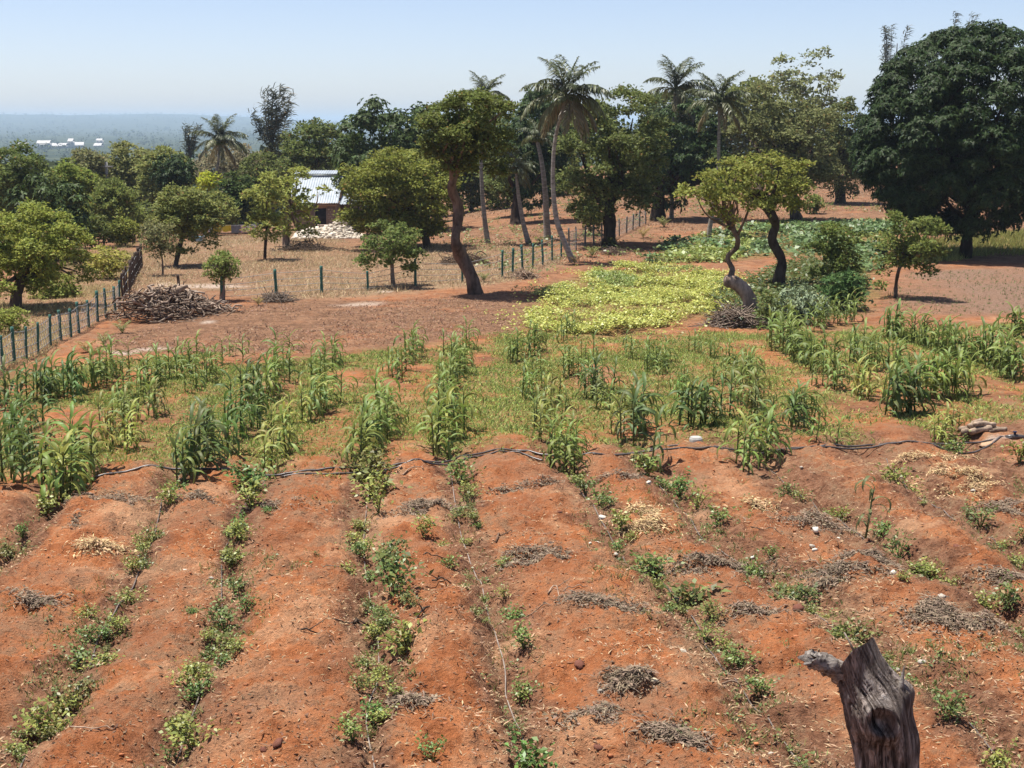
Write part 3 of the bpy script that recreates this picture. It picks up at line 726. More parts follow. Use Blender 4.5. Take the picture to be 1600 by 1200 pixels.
for q, (u0, v0, u1, v1, bv, Yq, c, lb) in enumerate([
    (690, 225, 782, 322, 338, 108, CAS, "dark tree standing behind the pale trunk right of the leaning cashew"),
    (842, 232, 905, 318, 334, 112, CAS, "dark low crown seen behind the tallest palm's trunk"),
    (1096, 240, 1166, 322, 334, 112, DK2, "dark tree behind the left of the two crooked trees"),
    (1040, 232, 1110, 318, 332, 122, CAS, "tree behind the gap between the slim palm and its neighbour"),
    (1330, 196, 1400, 290, 300, 125, CAS, "dark tree tucked behind the left edge of the huge mango"),
    (1258, 225, 1330, 288, 292, 140, GRY, "grey-green scrubby tree far back between the broad tree and the slope"),
    (1560, 250, 1700, 352, 362, 100, OL, "light tree far back beyond the right side of the huge mango"),
    (960, 232, 1050, 320, 332, 118, CAS, "tree behind the right half of the big dark cashew"),
    (752, 185, 838, 330, 342, 104, CAS, "tree behind the right side of the leaning cashew crown"),
    (640, 190, 720, 300, 342, 106, DK2, "dark tree behind the left side of the leaning cashew crown"),
    (1060, 215, 1140, 300, 332, 128, DK2, "dark treetop behind the trunk of the arching palm"),
    (522, 212, 578, 342, 350, 86, DK2, "dark narrow tree pressed against the right end of the metal roof"),
    (700, 150, 800, 262, 330, 118, CAS, "treetop filling the gap left of the partly hidden palm"),
    (880, 165, 960, 250, 330, 122, DK2, "treetop on the skyline just right of the tallest palm"),
    (1090, 150, 1160, 250, 330, 132, CAS, "treetop on the skyline behind the palm with arching fronds"),
    (590, 250, 700, 345, 352, 96, CAS, "dark tree behind the right half of the round olive one"),
    (410, 214, 470, 300, 330, 120, GRY, "grey-green thicket below the wispy casuarina"),
    (372, 240, 440, 310, 340, 112, CAS, "green treetop left of the house roof"),
    (-40, 258, 40, 350, 400, 82, OL, "olive treetop cut by the left edge above the light olive tree"),
    (100, 235, 170, 300, 360, 108, GRY, "grey-green treetop before the far roofs"),
    (1180, 262, 1262, 330, 338, 118, CAS, "dark tree behind the right one of the crooked pair")]):
    tree("orchard_tree", lb, (u0, v0, u1, v1), ((u0 + u1) / 2, bv), Y=Yq, col=c, seed=200 + q, nl=9, leafpx=5.6, cov=1.3, group="trees in the back of the orchard")
for q, (u, v, w, h_, c) in enumerate([(62, 404, 60, 40, OL), (112, 412, 52, 36, CAS), (146, 384, 60, 48, CAS), (196, 382, 50, 44, OL), (228, 366, 52, 50, CAS), (8, 410, 70, 60, DK2), (300, 366, 56, 46, CAS), (338, 344, 50, 40, CAS), (382, 352, 44, 40, OL), (90, 376, 60, 56, DK2), (408, 342, 44, 44, CAS)]):
    tree("thicket_bush", "leafy bush filling the thicket beyond the green fence", (u - w / 2, v - h_, u + w / 2, v), (u, v + 3), col=c, seed=400 + q, nl=7, leafpx=6.2, cov=1.1, tr=0.04, group="bushes of the thicket at the left", cat="bush")
rngh = np.random.default_rng(88)
for q in range(16):
    u = 1085 + 40 * q + rngh.normal() * 8; w = rngh.uniform(42, 62); v1 = 274 + rngh.normal() * 3 - 4 * (q > 5); hh_ = rngh.uniform(26, 48)
    tree("scrub_bush", "scrubby bush on the crest line far behind the orchard", (u - w / 2, v1 - hh_, u + w / 2, v1), (u, v1 + 2), Y=158 + rngh.normal() * 4, col=[CAS, GRY, OL, DK2][q % 4], seed=300 + q, nl=7, leafpx=5.5, cov=0.9, group="scrub along the crest", cat="bush")

# feathery casuarinas: upright limbs hung with fine drooping strands
def casuarina(label, bbox, Y, base_u, seed, nlimb=9, dens=160):
    rng = np.random.default_rng(seed)
    u0, v0, u1, v1 = bbox
    q = AT(base_u, v1, Y); g = np.array([q[0], Y, float(h_full(q[0], Y))])
    mp = mpp(Y)
    o = thing("casuarina_tree", label, "tree", g, 0, "feathery casuarinas on the skyline")
    wood, strands = MB(), MB()
    top = AT((u0 + u1) / 2, v0, Y)[2] - g[2]
    low = AT(base_u, v1, Y)[2] - g[2]
    half = (u1 - u0) / 2 * mp
    cx = ((u0 + u1) / 2 - base_u) * mp
    wood.add(*tube(catmull([[0, 0, -0.3], [cx * 0.3, 0, low + (top - low) * .4], [cx, 0, low + (top - low) * 0.85]], 14), np.linspace(0.2, 0.04, 14), 7))
    for k in range(nlimb):
        a = rng.uniform(0, 6.28); rr = half * rng.uniform(0.45, 1.0)
        z0 = low + (top - low) * rng.uniform(0.0, 0.5)
        z1 = low + (top - low) * rng.uniform(0.55, 1.0) * (1.0 if k > 3 else 1.0)
        if k < 3: z1 = top * 1.0
        Pl = catmull([[cx * 0.3, 0, z0], [cx + math.cos(a) * rr * 0.55, math.sin(a) * rr * 0.55, z0 * 0.6 + z1 * 0.4], [cx + math.cos(a) * rr + 0.3, math.sin(a) * rr, z1]], 12)
        wood.add(*tube(Pl, np.linspace(0.07, 0.015, 12), 5))
        for s in range(dens):
            p0 = Pl[min(11, int(rng.uniform(0.25, 1.0) * 12))] + rng.normal(size=3) * 0.16
            d = norm(np.array([[rng.normal() * 0.6 + 0.3, rng.normal() * 0.6, rng.uniform(-0.2, 0.9)]]))[0]
            ln = rng.uniform(0.3, 0.9)
            side = norm(np.cross(d, rng.normal(size=3))[None])[0] * rng.uniform(0.02, 0.045)
            p1 = p0 + d * ln * 0.6; p2 = p0 + d * ln + np.array([0.08, 0, -0.22 * ln])
            strands.add([p0 - side, p0 + side, p1 + side, p1 - side, p2], [[0, 1, 2, 3]], [[3, 2, 4]])
    put("trunk", wood.mesh("trunk", M_BARK, True), o, color=(1.1, 1.05, 1.0))
    put("crown", strands.mesh("crown", M_LEAF), o, color=(0.095, 0.105, 0.075))
casuarina("wispy grey casuarina on the skyline right of the short palm", (388, 142, 470, 262), 120, 425, 5, 10, 150)
casuarina("wispy casuarina tips showing over the left shoulder of the huge mango", (1352, 46, 1440, 190), 150, 1395, 6, 10, 150)
casuarina("thin casuarina tip poking out above the top of the huge mango", (1470, 26, 1515, 150), 150, 1492, 7, 5, 120)
casuarina("small grey casuarina clump left of the short palm", (282, 198, 312, 262), 150, 297, 8, 6, 90)
# ------------------------------------------------------------------ coconut palms
def frond_mesh(seed, L, el, droop, limp, nl=34):
    rng = np.random.default_rng(seed)
    n = 12
    s = np.linspace(0, 1, n)
    th = el - droop * s ** 1.3
    P = np.zeros((n, 3))
    for q in range(1, n):
        P[q] = P[q - 1] + L / (n - 1) * np.array([math.cos(th[q]), 0.06 * math.sin(q), math.sin(th[q])])
    mb = MB()
    mb.add(*tube(P, np.linspace(0.022, 0.005, n) * L / 2 * 1.1, 4))
    t = np.repeat(np.linspace(0.12, 0.99, nl), 2)
    side = np.tile([1.0, -1.0], nl)
    B = np.stack([np.interp(t, s, P[:, k]) for k in range(3)], 1)
    Tn = norm(np.stack([np.interp(t, s, np.gradient(P[:, k])) for k in range(3)], 1))
    ll = L * 0.30 * (np.sin(np.pi * np.clip(t, 0, 1) ** 0.8) * 0.8 + 0.25) * rng.uniform(0.8, 1.15, len(t))
    D = norm(Tn * 0.75 + side[:, None] * np.array([0, 1.0, 0]) * 0.75 + np.array([0, 0, -limp]) + rng.normal(size=B.shape) * 0.16)
    w = L * 0.0135
    M = B + D * ll[:, None] * 0.5
    Tp = M + norm(D + np.array([0, 0, -0.75 - limp])) * ll[:, None] * 0.5
    S = norm(np.cross(D, np.array([0, 0, 1.0]) + rng.normal(size=D.shape) * 0.3)) * w
    S2 = S * 1.1
    V = np.stack([B - S * 0.5, B + S * 0.5, M + S2, M - S2, Tp], 1).reshape(-1, 3)
    k = np.arange(len(B)) * 5
    mb.add(V, np.stack([k, k + 1, k + 2, k + 3], 1), np.stack([k + 3, k + 2, k + 4], 1))
    return mb.mesh("frond", M_FROND)

FRONDS = {}
for kind, (el, dr, limp) in {'spear': (1.35, 0.35, 0.0), 'up': (1.3, 0.95, 0.12), 'mid': (0.75, 1.35, 0.35), 'low': (0.25, 1.35, 0.5), 'hang': (-0.5, 0.95, 0.7)}.items():
    FRONDS[kind] = [frond_mesh(900 + 7 * q + len(kind), 1.0, el + 0.1 * q, dr * (1 + 0.12 * q), limp) for q in range(2)]
PALM_N = 0
def palm(label, base, path, top, Lpx, plan, seed, Y=None, tr=0.10, wind=0.35, group="coconut palms", dead=0):
    rng = np.random.default_rng(seed)
    if Y is None:
        g = ground(*base); Y = g[1]
    else:
        q = AT(base[0], base[1], Y); g = np.array([q[0], Y, float(h_full(q[0], Y))])
    o = thing("coconut_palm", label, "palm tree", g, 0, group)
    C = AT(*top, Y) - g
    pts = [np.array([0, 0, -0.2])] + [AT(u, v, Y) - g for u, v in path] + [C]
    n = 26
    P = catmull(pts, n); s = np.linspace(0, 1, n)
    rr = tr * (1.35 - 0.75 * s + 0.5 * np.exp(-s * 18)) * (1 + 0.04 * (np.arange(n) % 2))
    put("trunk", MB().add(*tube(P, rr, 9)).mesh("trunk", M_PALMBARK, True), o)
    L = 0.86 * Lpx * mpp(Y)
    nut = MB()
    for q in range(7):
        a = q * 0.9
        nut.add(*tube(C + np.array([math.cos(a) * 0.2, math.sin(a) * 0.2, -0.1]) + np.array([[0, 0, .12], [0, 0, .05], [0, 0, -.06], [0, 0, -.13]]), [0.04, 0.1, 0.1, 0.03], 6))
    put("coconut_cluster", nut.mesh("coconut_cluster", M_STEM, True), o)
    k = 0
    for kind, cnt in plan:
        for q in range(cnt):
            a = k * 2.39996 + rng.uniform(-0.3, 0.3)
            # the wind blows from the left, so the fronds swing to the right
            a = a - wind * math.sin(a)
            col = (0.085, 0.105, 0.045)
            if kind == 'low': col = (0.12, 0.135, 0.055)
            if kind == 'hang': col = (0.22, 0.19, 0.10) if rng.random() < 0.6 else (0.16, 0.16, 0.07)
            f = rng.uniform(0.85, 1.1)
            put("frond", FRONDS[kind][q % 2], o, C + np.array([0, 0, 0.05]), (rng.normal() * 0.15, rng.normal() * 0.1 + wind * 0.25 * (1 if math.cos(a) > 0 else -1) * 0.5, a), L * f * (0.72 if kind == 'spear' else 1.0), col)
            k += 1
palm("tallest coconut palm in the middle, with a curved trunk and a skirt of hanging fronds", (899, 410), [(888, 392), (872, 352), (866, 315), (864, 270), (868, 215)], (884, 152), 92, [('spear', 1), ('up', 7), ('mid', 8), ('low', 6), ('hang', 8)], 1, wind=0.4)
palm("slim coconut palm with windswept top and straight trunk before the very dark mango", (1049, 341), [(1050, 310), (1049, 260), (1051, 210)], (1055, 142), 72, [('spear', 1), ('up', 7), ('mid', 6), ('low', 4), ('hang', 4)], 2, wind=0.6)
palm("coconut palm with broad arching yellowish fronds, right of the slim windswept palm", (1107, 372), [(1110, 350), (1121, 290), (1123, 230)], (1124, 162), 70, [('spear', 1), ('up', 6), ('mid', 7), ('low', 7), ('hang', 3)], 3, wind=0.3)
palm("coconut palm whose top rises behind the leaning cashew crown, its trunk showing below", (763, 380), [(757, 340), (753, 290), (752, 230)], (756, 156), 56, [('spear', 1), ('up', 7), ('mid', 7), ('low', 4)], 4, wind=0.3)
palm("short coconut palm standing alone above the thicket left of the metal-roofed house", (337, 300), [(338, 280), (341, 255)], (343, 222), 56, [('spear', 1), ('up', 7), ('mid', 8), ('low', 6), ('hang', 4)], 5, Y=96, wind=0.3)
palm("low leaning young palm with yellow-green fronds between the two tall trunks in the middle", (828, 381), [(818, 350), (811, 310), (808, 285)], (806, 264), 48, [('up', 3), ('mid', 6), ('low', 6), ('hang', 2)], 6, wind=0.2, tr=0.1)
palm("partly hidden palm with pale drooping fronds left of the tallest palm", (856, 374), [(854, 340), (852, 300), (846, 250)], (838, 215), 46, [('up', 3), ('mid', 6), ('low', 6)], 7, wind=0.3, tr=0.14)

# young coconut seedlings sprouting from the ground
def coco_seedling(label, uv, hpx, seed):
    rng = np.random.default_rng(seed)
    g = ground(*uv)
    o = thing("coconut_seedling", label, "seedling", g, rng.uniform(0, 6), "young coconut seedlings")
    L = hpx * mpp(g[1]) * 1.15
    for q in range(5):
        put("frond", FRONDS['up'][q % 2], o, (0, 0, 0), (0, 0, q * 1.3 + rng.normal() * 0.2), L * rng.uniform(0.75, 1.05), (0.19, 0.20, 0.05) if seed % 3 else (0.30, 0.22, 0.06))
for q, (uv, h, lb) in enumerate([((191, 520), 26, "coconut seedling with yellow-green leaves in front of the woodpile"), ((162, 543), 26, "coconut seedling on bare soil near the third green post"), ((134, 552), 26, "bushy coconut seedling beside an orange dry frond near the fence"), ((925, 402), 20, "young coconut seedling near the foot of the tallest palm, on open soil"), ((957, 386), 22, "coconut seedling at the foot of the big dark cashew trunk"), ((898, 413), 18, "coconut seedling right against the foot of the tallest palm"), ((1037, 355), 20, "bright coconut seedling by the very dark mango trunk"), ((1034, 418), 24, "coconut seedling among the broad-leaved creepers beyond the yellow patch"), ((1005, 372), 20, "small coconut seedling on the slope before the far fence end"), ((756, 440), 18, "low coconut seedling right of the leaning cashew trunk"), ((1275, 334), 22, "coconut seedling on the red slope beside the bushy sapling"), ((404, 478), 18, "small green coconut seedling right of the pollarded shrub")]):
    coco_seedling(lb, uv, h, q + 1)
# dry fallen frond by the fence
g = ground(128, 556)
o = thing("fallen_frond", "orange-brown dry palm frond lying by the bushy coconut seedling", "palm frond", g, 0.4)
put("frond", FRONDS['low'][0], o, (0, 0, 0.05), (0, 0, 0), 0.9, (0.36, 0.20, 0.06))

# ------------------------------------------------------------------ fences
M_POST = plain_mat("green_post_paint", (0.03, 0.105, 0.08), (0.065, 0.165, 0.13), 12, 0.7, 0.5, (1, 1, 0.4), 0.2, objcol=False)
M_GREYPOST = plain_mat("weathered_post", (0.08, 0.085, 0.075), (0.20, 0.20, 0.18), 12, 0.85, 0.5, (1, 1, 0.3), 0.1)
M_SLAT = plain_mat("brown_pole_wood", (0.045, 0.032, 0.025), (0.14, 0.105, 0.085), 12, 0.85, 0.5, (1, 1, 0.3), 0.1, objcol=True)
M_WIRE = plain_mat("galvanised_wire", (0.25, 0.25, 0.24), (0.4, 0.4, 0.38), 20, 0.5, 0.1, metal=0.3)
def fence(name, label, posts, mat, r, wires, seed, wire_r=0.008, diamond=False, slatted=False):
    rng = np.random.default_rng(seed)
    P = [ground(u, v) for u, v, _ in posts]
    o = thing(name, label, "fence", P[0], 0)
    H = []
    for (u, v, vt), g in zip(posts, P):
        h = (v - vt) * mpp(g[1]) * 1.0
        H.append(h)
        lx, ly = rng.normal(size=2) * 0.03 * h
        pts = [[0, 0, -0.3], [lx * .35 + rng.normal() * 0.006, ly * .35, h * 0.35], [lx * .7 + rng.normal() * 0.008, ly * .7, h * 0.7], [lx, ly, h]]
        P6 = catmull(pts, 9)
        rr = r * rng.uniform(0.85, 1.15) * (1 + 0.06 * rng.normal(size=9))
        put("post", MB().add(*tube(P6, rr, 7)).mesh("post", mat, True), o, g - P[0], color=(1, 1, 1))
    wm = MB()
    for a in range(len(P) - 1):
        for q in range(wires):
            f = (q + 0.6) / (wires + 0.2)
            A_ = P[a] - P[0] + np.array([0, 0, H[a] * f]); B_ = P[a + 1] - P[0] + np.array([0, 0, H[a + 1] * f])
            mid = (A_ + B_) / 2 - np.array([0, 0, 0.015])
            wm.add(*tube(np.array([A_, mid, B_]), wire_r, 4, False))
        if diamond:
            ln = np.linalg.norm(P[a + 1] - P[a]); nn = max(4, int(ln / 0.22))
            for q in range(nn):
                for sg in (0, 1):
                    f0, f1 = (q / nn, (q + 2.5) / nn) if sg == 0 else ((q + 2.5) / nn, q / nn)
                    f0 = min(f0, 1); f1 = min(f1, 1)
                    A_ = P[a] + (P[a + 1] - P[a]) * f0 - P[0]; B_ = P[a] + (P[a + 1] - P[a]) * f1 - P[0] + np.array([0, 0, min(H[a], H[a + 1]) * 0.92])
                    wm.add(*tube(np.array([A_ + [0, 0, .03], (A_ + B_) / 2, B_]), wire_r * 0.5, 3, False))
    put("wire_mesh" if diamond else "wire", wm.mesh("wire_mesh", M_WIRE), o)
fence("post_fence", "fence of rough green-painted posts with wire mesh running down the left edge", [(-42, 612, 535), (-18, 595, 527), (4, 578, 524), (23, 570, 511), (42, 562, 510), (60, 554, 502), (79, 541, 492), (96, 534, 486), (111, 527, 482), (124, 521, 471), (139, 511, 468), (153, 503, 454), (166, 497, 450), (180, 491, 448), (187, 482, 437)], M_POST, 0.034, 4, 1, 0.008, True)
sl = []
nS = 17
for q in range(nS):
    f = (q / (nS - 1)) ** 0.85
    u = 192 + (222 - 192) * f; v = 474 + (418 - 474) * f
    sl.append((u, v, v - (46 - 8 * f) + ((q * 7) % 5) - 2))
fence("pole_fence", "close-set brown pole fence running uphill behind the woodpile", sl, M_SLAT, 0.034, 3, 2, 0.008)
fence("field_fence", "sparse line of crooked dark green posts across the dry grass behind the leaning cashew", [(346, 470, 432), (432, 463, 420), (503, 458, 415), (575, 453, 422), (649, 447, 405), (722, 441, 408), (785, 433, 390), (801, 427, 387), (817, 424, 383), (832, 420, 380), (848, 415, 374), (863, 408, 368), (877, 402, 366)], M_POST, 0.045, 4, 3, 0.008)
fence("field_fence", "far stretch of pale grey fence posts climbing towards the very dark mango", [(889, 396, 356), (901, 391, 354), (914, 386, 352), (928, 383, 350), (941, 380, 348), (955, 374, 346), (968, 369, 342), (979, 364, 338), (989, 359, 334), (999, 354, 329), (1009, 350, 326)], M_GREYPOST, 0.04, 4, 4, 0.008, True)
for q, (u, v, vt, lb) in enumerate([(162, 386, 362, "leaning dark post standing alone behind the low yellowish shrub"), (175, 377, 352, "thin grey post before the thicket, right of the lone leaning one"), (207, 383, 357, "dark post in the dry grass, furthest right of the loose ones"), (278, 451, 428, "slim pole standing upright behind the woodpile")]):
    g = ground(u, v); h = (v - vt) * mpp(g[1])
    rng = np.random.default_rng(q)
    put("wooden_post", MB().add(*tube(catmull([[0, 0, -.3], [.03, 0, h * .5], [.0, 0, h]], 7), 0.05, 7)).mesh("wooden_post", M_SLAT, True), None, g, color=(1, 1, 1), label=lb, cat="post", group="loose posts")

# utility pole in the thicket
g = AT(168, 300, 108); gz = float(h_full(g[0], 108)); hh = AT(168, 253, 108)[2] - gz
o = thing("utility_pole", "pale utility pole sticking out of the olive treetops", "pole", (g[0], 108, gz))
M_CONC = plain_mat("grey_concrete", (0.30, 0.29, 0.27), (0.46, 0.45, 0.42), 10, 0.9, 0.3)
put("pole", MB().add(*tube(np.array([[0, 0, -.3], [0, 0, hh * .5], [0, 0, hh]]), [0.16, 0.14, 0.11], 8)).mesh("pole", M_CONC, True), o)
put("crossarm", MB().add(*box((0, -0.15, hh - 0.35), (1.1, 0.1, 0.1))).mesh("crossarm", M_CONC), o)

# ------------------------------------------------------------------ the house
HY = 90.0
mpH = mpp(HY)
hb = AT(500, 362, HY); HX0 = AT(461, 340, HY)[0]; HX1 = AT(527, 340, HY)[0]
hz = float(h_full(hb[0], HY)) - 0.15
eave = AT(500, 316, HY)[2] - hz
o = thing("house", "small block house with a pale corrugated metal roof, half hidden by trees", "house", (HX1, HY, hz))
wid = HX1 - HX0
M_WALL = plain_mat("plastered_block_wall", (0.27, 0.195, 0.15), (0.40, 0.30, 0.235), 3, 0.95, 0.3)
M_BLOCK = plain_mat("coral_block", (0.40, 0.31, 0.24), (0.58, 0.49, 0.40), 7, 0.95, 0.3, island=0.15)
M_PLAST = plain_mat("pinkish_render", (0.36, 0.27, 0.21), (0.46, 0.36, 0.29), 4, 0.9, 0.2)
M_DARK = plain_mat("dark_opening", (0.02, 0.02, 0.024), (0.05, 0.05, 0.06), 4, 0.35, 0.1)
# walls: a front with a window and a pier, a recessed verandah on the right
wl = MB()
wl.add(*box((-0.31 - 0.0, 0.1, eave / 2), (0.62, 0.2, eave)))
wl.add(*box((-1.05, 0.1, 0.30), (0.86, 0.2, 0.60)))
wl.add(*box((-1.05, 0.1, eave - 0.19), (0.86, 0.2, 0.38)))
wl.add(*box((-1.48 - (wid - 1.48) / 2, 0.1, eave / 2), (wid - 1.48, 0.2, eave)))
wl.add(*box((-wid + 0.1, 2.7, eave / 2), (0.2, 5.0, eave)))
wl.add(*box((-wid / 2, 5.3, eave / 2), (wid, 0.2, eave)))
wl.add(*box((-0.1, 2.75, eave / 2), (0.2, 4.9, eave)))
wl.add(*box((0.75, 1.9, eave / 2), (1.5, 0.2, eave - 0.1)))
put("wall", wl.mesh("wall", M_WALL), o)
rng = np.random.default_rng(5)
bl = MB()
row = 0; z = 0.62
while z < eave - 0.5:
    x = -0.14 - (0.11 if row % 2 else 0)
    while x > -0.62:
        w = 0.17
        if x - w < -0.61: w = x + 0.61
        if w > 0.05: bl.add(*box((x - w / 2, -0.012, z + 0.05), (w - 0.035, 0.05, 0.095)))
        x -= 0.2
    z += 0.145; row += 1
bo = put("coral_block", bl.mesh("coral_block", M_BLOCK), o, kind="stuff")
bl2 = MB(); row = 0; z = 0.06
while z < 0.55:
    x = -0.66 - (0.11 if row % 2 else 0)
    while x > -wid + 0.3:
        bl2.add(*box((x - 0.09, -0.012, z + 0.05), (0.155, 0.05, 0.095))); x -= 0.2
    z += 0.145; row += 1
put("coral_block", bl2.mesh("coral_block", M_BLOCK), o, kind="stuff")
pm = MB().add(*box((-0.06, -0.03, eave / 2), (0.13, 0.06, eave))).add(*box((-0.75, -0.035, eave - 0.14), (1.5, 0.07, 0.22)))
put("pilaster", pm.mesh("pilaster", M_PLAST), o)
wn = put("window", MB().add(*box((-1.05, 0.12, 1.0 * 0.6 + (eave - 0.98) / 2), (0.86, 0.05, eave - 0.98))).mesh("window", M_DARK), o)
fr = MB()
zc = 0.6 + (eave - 0.98) / 2; zh = eave - 0.98
fr.add(*box((-0.66, 0.0, zc), (0.07, 0.1, zh))).add(*box((-1.44, 0.0, zc), (0.07, 0.1, zh))).add(*box((-1.05, -0.02, 0.57), (0.9, 0.14, 0.07)))
put("frame", fr.mesh("frame", M_PLAST), wn)
# roof sheets with real corrugations
M_ROOF = plain_mat("corrugated_zinc", (0.25, 0.29, 0.32), (0.36, 0.40, 0.44), 1.5, 0.5, 0.05, metal=0.15, spec=0.5)
def sheet(x0, x1, y0, z0, y1, z1, pitch=0.16, amp=0.016):
    nx = int((x1 - x0) / pitch * 6)
    xs = np.linspace(x0, x1, nx); ys = np.linspace(0, 1, 4)
    X, Y_ = np.meshgrid(xs, ys)
    zz = z0 + (z1 - z0) * Y_ + amp * np.sign(np.sin(X / pitch * 2 * np.pi)) * np.abs(np.sin(X / pitch * 2 * np.pi)) ** 0.5
    V = np.stack([X, y0 + (y1 - y0) * Y_, zz], -1).reshape(-1, 3)
    i = np.arange(3)[:, None]; j = np.arange(nx - 1)[None]; a = i * nx + j
    return V, np.stack([a, a + 1, a + 1 + nx, a + nx], -1).reshape(-1, 4)
rt = AT(500, 275, HY + 2.9)[2] - hz
r2 = AT(500, 272.5, HY + 3.0)[2] - hz
r3 = AT(500, 266, HY + 3.6)[2] - hz
rf = put("roof", MB().add(*sheet(-wid - 0.35, 0.12, -0.45, eave - 0.02, 2.9, rt)).add(*sheet(-wid - 0.35, 0.12, 6.0, eave - 0.05, 3.1, rt)).mesh("roof", M_ROOF), o)
put("ridge_cap", MB().add(*sheet(-wid - 0.4, 0.16, 2.75, r2 + 0.05, 3.55, r3)).add(*box((-wid / 2, 3.0, (rt + r2) / 2 - 0.03), (wid - 0.3, 0.06, max(0.06, r2 - rt + 0.04)))).mesh("ridge_cap", M_ROOF), rf)
put("fascia", MB().add(*box((-wid / 2 - 0.1, -0.46, eave - 0.10), (wid + 0.45, 0.03, 0.09))).mesh("fascia", M_SLAT), rf, color=(2, 1.8, 1.6))
put("verandah_roof", MB().add(*sheet(0.14, 1.5, -0.1, eave - 0.12, 2.0, eave + 0.5)).mesh("verandah_roof", M_ROOF), o)
put("verandah_post", MB().add(*box((1.35, 0.05, eave / 2 - 0.1), (0.1, 0.1, eave - 0.2))).mesh("verandah_post", M_SLAT), o, color=(1, 1, 1))
# pale bench rail before the house
g = ground(505, 364)
bb = AT(506, 358, 84.0); bz = float(h_full(bb[0], 84.0))
o = thing("bench", "pale wooden bench behind the rubble heap", "bench", (bb[0], 84.0, bz))
hT = AT(506, 352, 84.0)[2] - bz
put("seat", MB().add(*box((0, 0, hT), (0.75, 0.3, 0.06))).mesh("seat", M_PLAST), o)
for sx in (-0.32, 0.32):
    put("leg", MB().add(*box((sx, 0, hT / 2 - 0.04), (0.05, 0.25, hT - 0.04))).mesh("leg", M_PLAST), o)
# dark blue drum by the heap's right end
gd = AT(551, 358, 83); gz = float(h_full(gd[0], 83))
zt = AT(551, 343, 83)[2] - gz
M_BLUE = plain_mat("dark_blue_plastic", (0.012, 0.018, 0.05), (0.02, 0.03, 0.075), 4, 0.4, 0.1)
o = thing("drum", "dark blue drum behind the right end of the rubble heap", "drum", (gd[0], 83, gz))
ss = np.linspace(0, 1, 13)
put("barrel", MB().add(*tube(np.stack([ss * 0, ss * 0, ss * zt], 1), 0.28 + 0.015 * np.sin(ss * 19), 14)).mesh("barrel", M_BLUE, True), o)
put("lid", MB().add(*tube(np.array([[0, 0, zt], [0, 0, zt + 0.02], [0, 0, zt + 0.05]]), [0.26, 0.27, 0.24], 14)).mesh("lid", M_BLUE, True), o)

# ------------------------------------------------------------------ washing line
LY = 84.0
def zat(u, v): return AT(u, v, LY)
x0, x1 = zat(318, 350)[0], zat(402, 350)[0]
gz0 = float(h_full(x0, LY)); gz1 = float(h_full(x1, LY)); zl = zat(360, 350.5)[2]
o = thing("washing_line", "washing line on two thin poles beside the house yard", "clothes line", (x0, LY, gz0))
for nm, x, gz in (("pole", x0, gz0), ("pole", x1, gz1)):
    put(nm, MB().add(*tube(np.array([[x - x0, 0, gz - gz0 - .2], [x - x0, 0, (zl - gz0) / 2], [x - x0, 0, zl - gz0 + 0.1]]), 0.035, 6)).mesh("pole", M_SLAT, True), o, color=(1, 1, 1))
cs = np.linspace(0, 1, 12)
put("line", MB().add(*tube(np.stack([(x1 - x0) * cs, 0 * cs, (gz1 - gz0) * 0 + zl - gz0 - 0.06 * np.sin(np.pi * cs)], 1), 0.008, 4)).mesh("line", M_WIRE), o)
def cloth(name, label, u0, u1, v1, c, seed, shape='sheet'):
    rng = np.random.default_rng(seed)
    m_ = plain_mat("cloth_" + name, tuple(0.85 * q for q in c), c, 6, 0.9, 0.2)
    a, b = zat(u0, 350)[0], zat(u1, 350)[0]; zb = zat(360, v1)[2]
    nx, nz = 14, 8
    X, Z = np.meshgrid(np.linspace(a, b, nx), np.linspace(0, 1, nz))
    f = np.sin(np.linspace(0, 9, nx) + rng.uniform(0, 6))
    yy = 0.05 * f[None] * Z + 0.02 * rng.normal(size=(nz, nx)) * Z
    if shape == 'shirt':
        cx = (a + b) / 2; s = np.where(Z < 0.35, 1.0, 0.68); X = cx + (X - cx) * s
    zz = zl - 0.03 - (zl - zb) * Z * (1 + 0.06 * np.sin(np.linspace(0, 5, nx))[None])
    V = np.stack([X, LY + yy, zz], -1).reshape(-1, 3); V2 = V + np.array([0, 0.012, 0])
    i = np.arange(nz - 1)[:, None]; j = np.arange(nx - 1)[None]; q = i * nx + j
    Qd = np.stack([q, q + 1, q + 1 + nx, q + nx], -1).reshape(-1, 4)
    c0 = V.mean(0)
    mb = MB().add(V - c0, Qd).add(V2 - c0, Qd[:, ::-1])
    put(name, mb.mesh(name, m_), None, c0, label=label, cat="laundry", group="laundry on the washing line")
cloth("shirt", "pale blue-white shirt hanging at the left end of the washing line", 324, 332, 361, (0.62, 0.68, 0.75), 1, 'shirt')
cloth("cloth", "dull mustard yellow cloth hanging next to the pale shirt", 333, 346, 362, (0.42, 0.33, 0.05), 2)
cloth("cloth", "bright yellow cloth on the washing line", 347, 361, 361, (0.68, 0.55, 0.06), 3)
cloth("cloth", "grey cloth on the washing line between yellow and pink", 361, 376, 363, (0.20, 0.21, 0.23), 4)
cloth("cloth", "pink and white cloth hanging beside the grey one", 376, 384, 362, (0.72, 0.47, 0.52), 5)
cloth("shirt", "white shirt hanging second from the right on the line", 384, 391, 360, (0.72, 0.70, 0.70), 6, 'shirt')
cloth("shirt", "small white top at the right end of the line", 393, 400, 360, (0.75, 0.73, 0.72), 7, 'shirt')
gd = ground(302, 378)
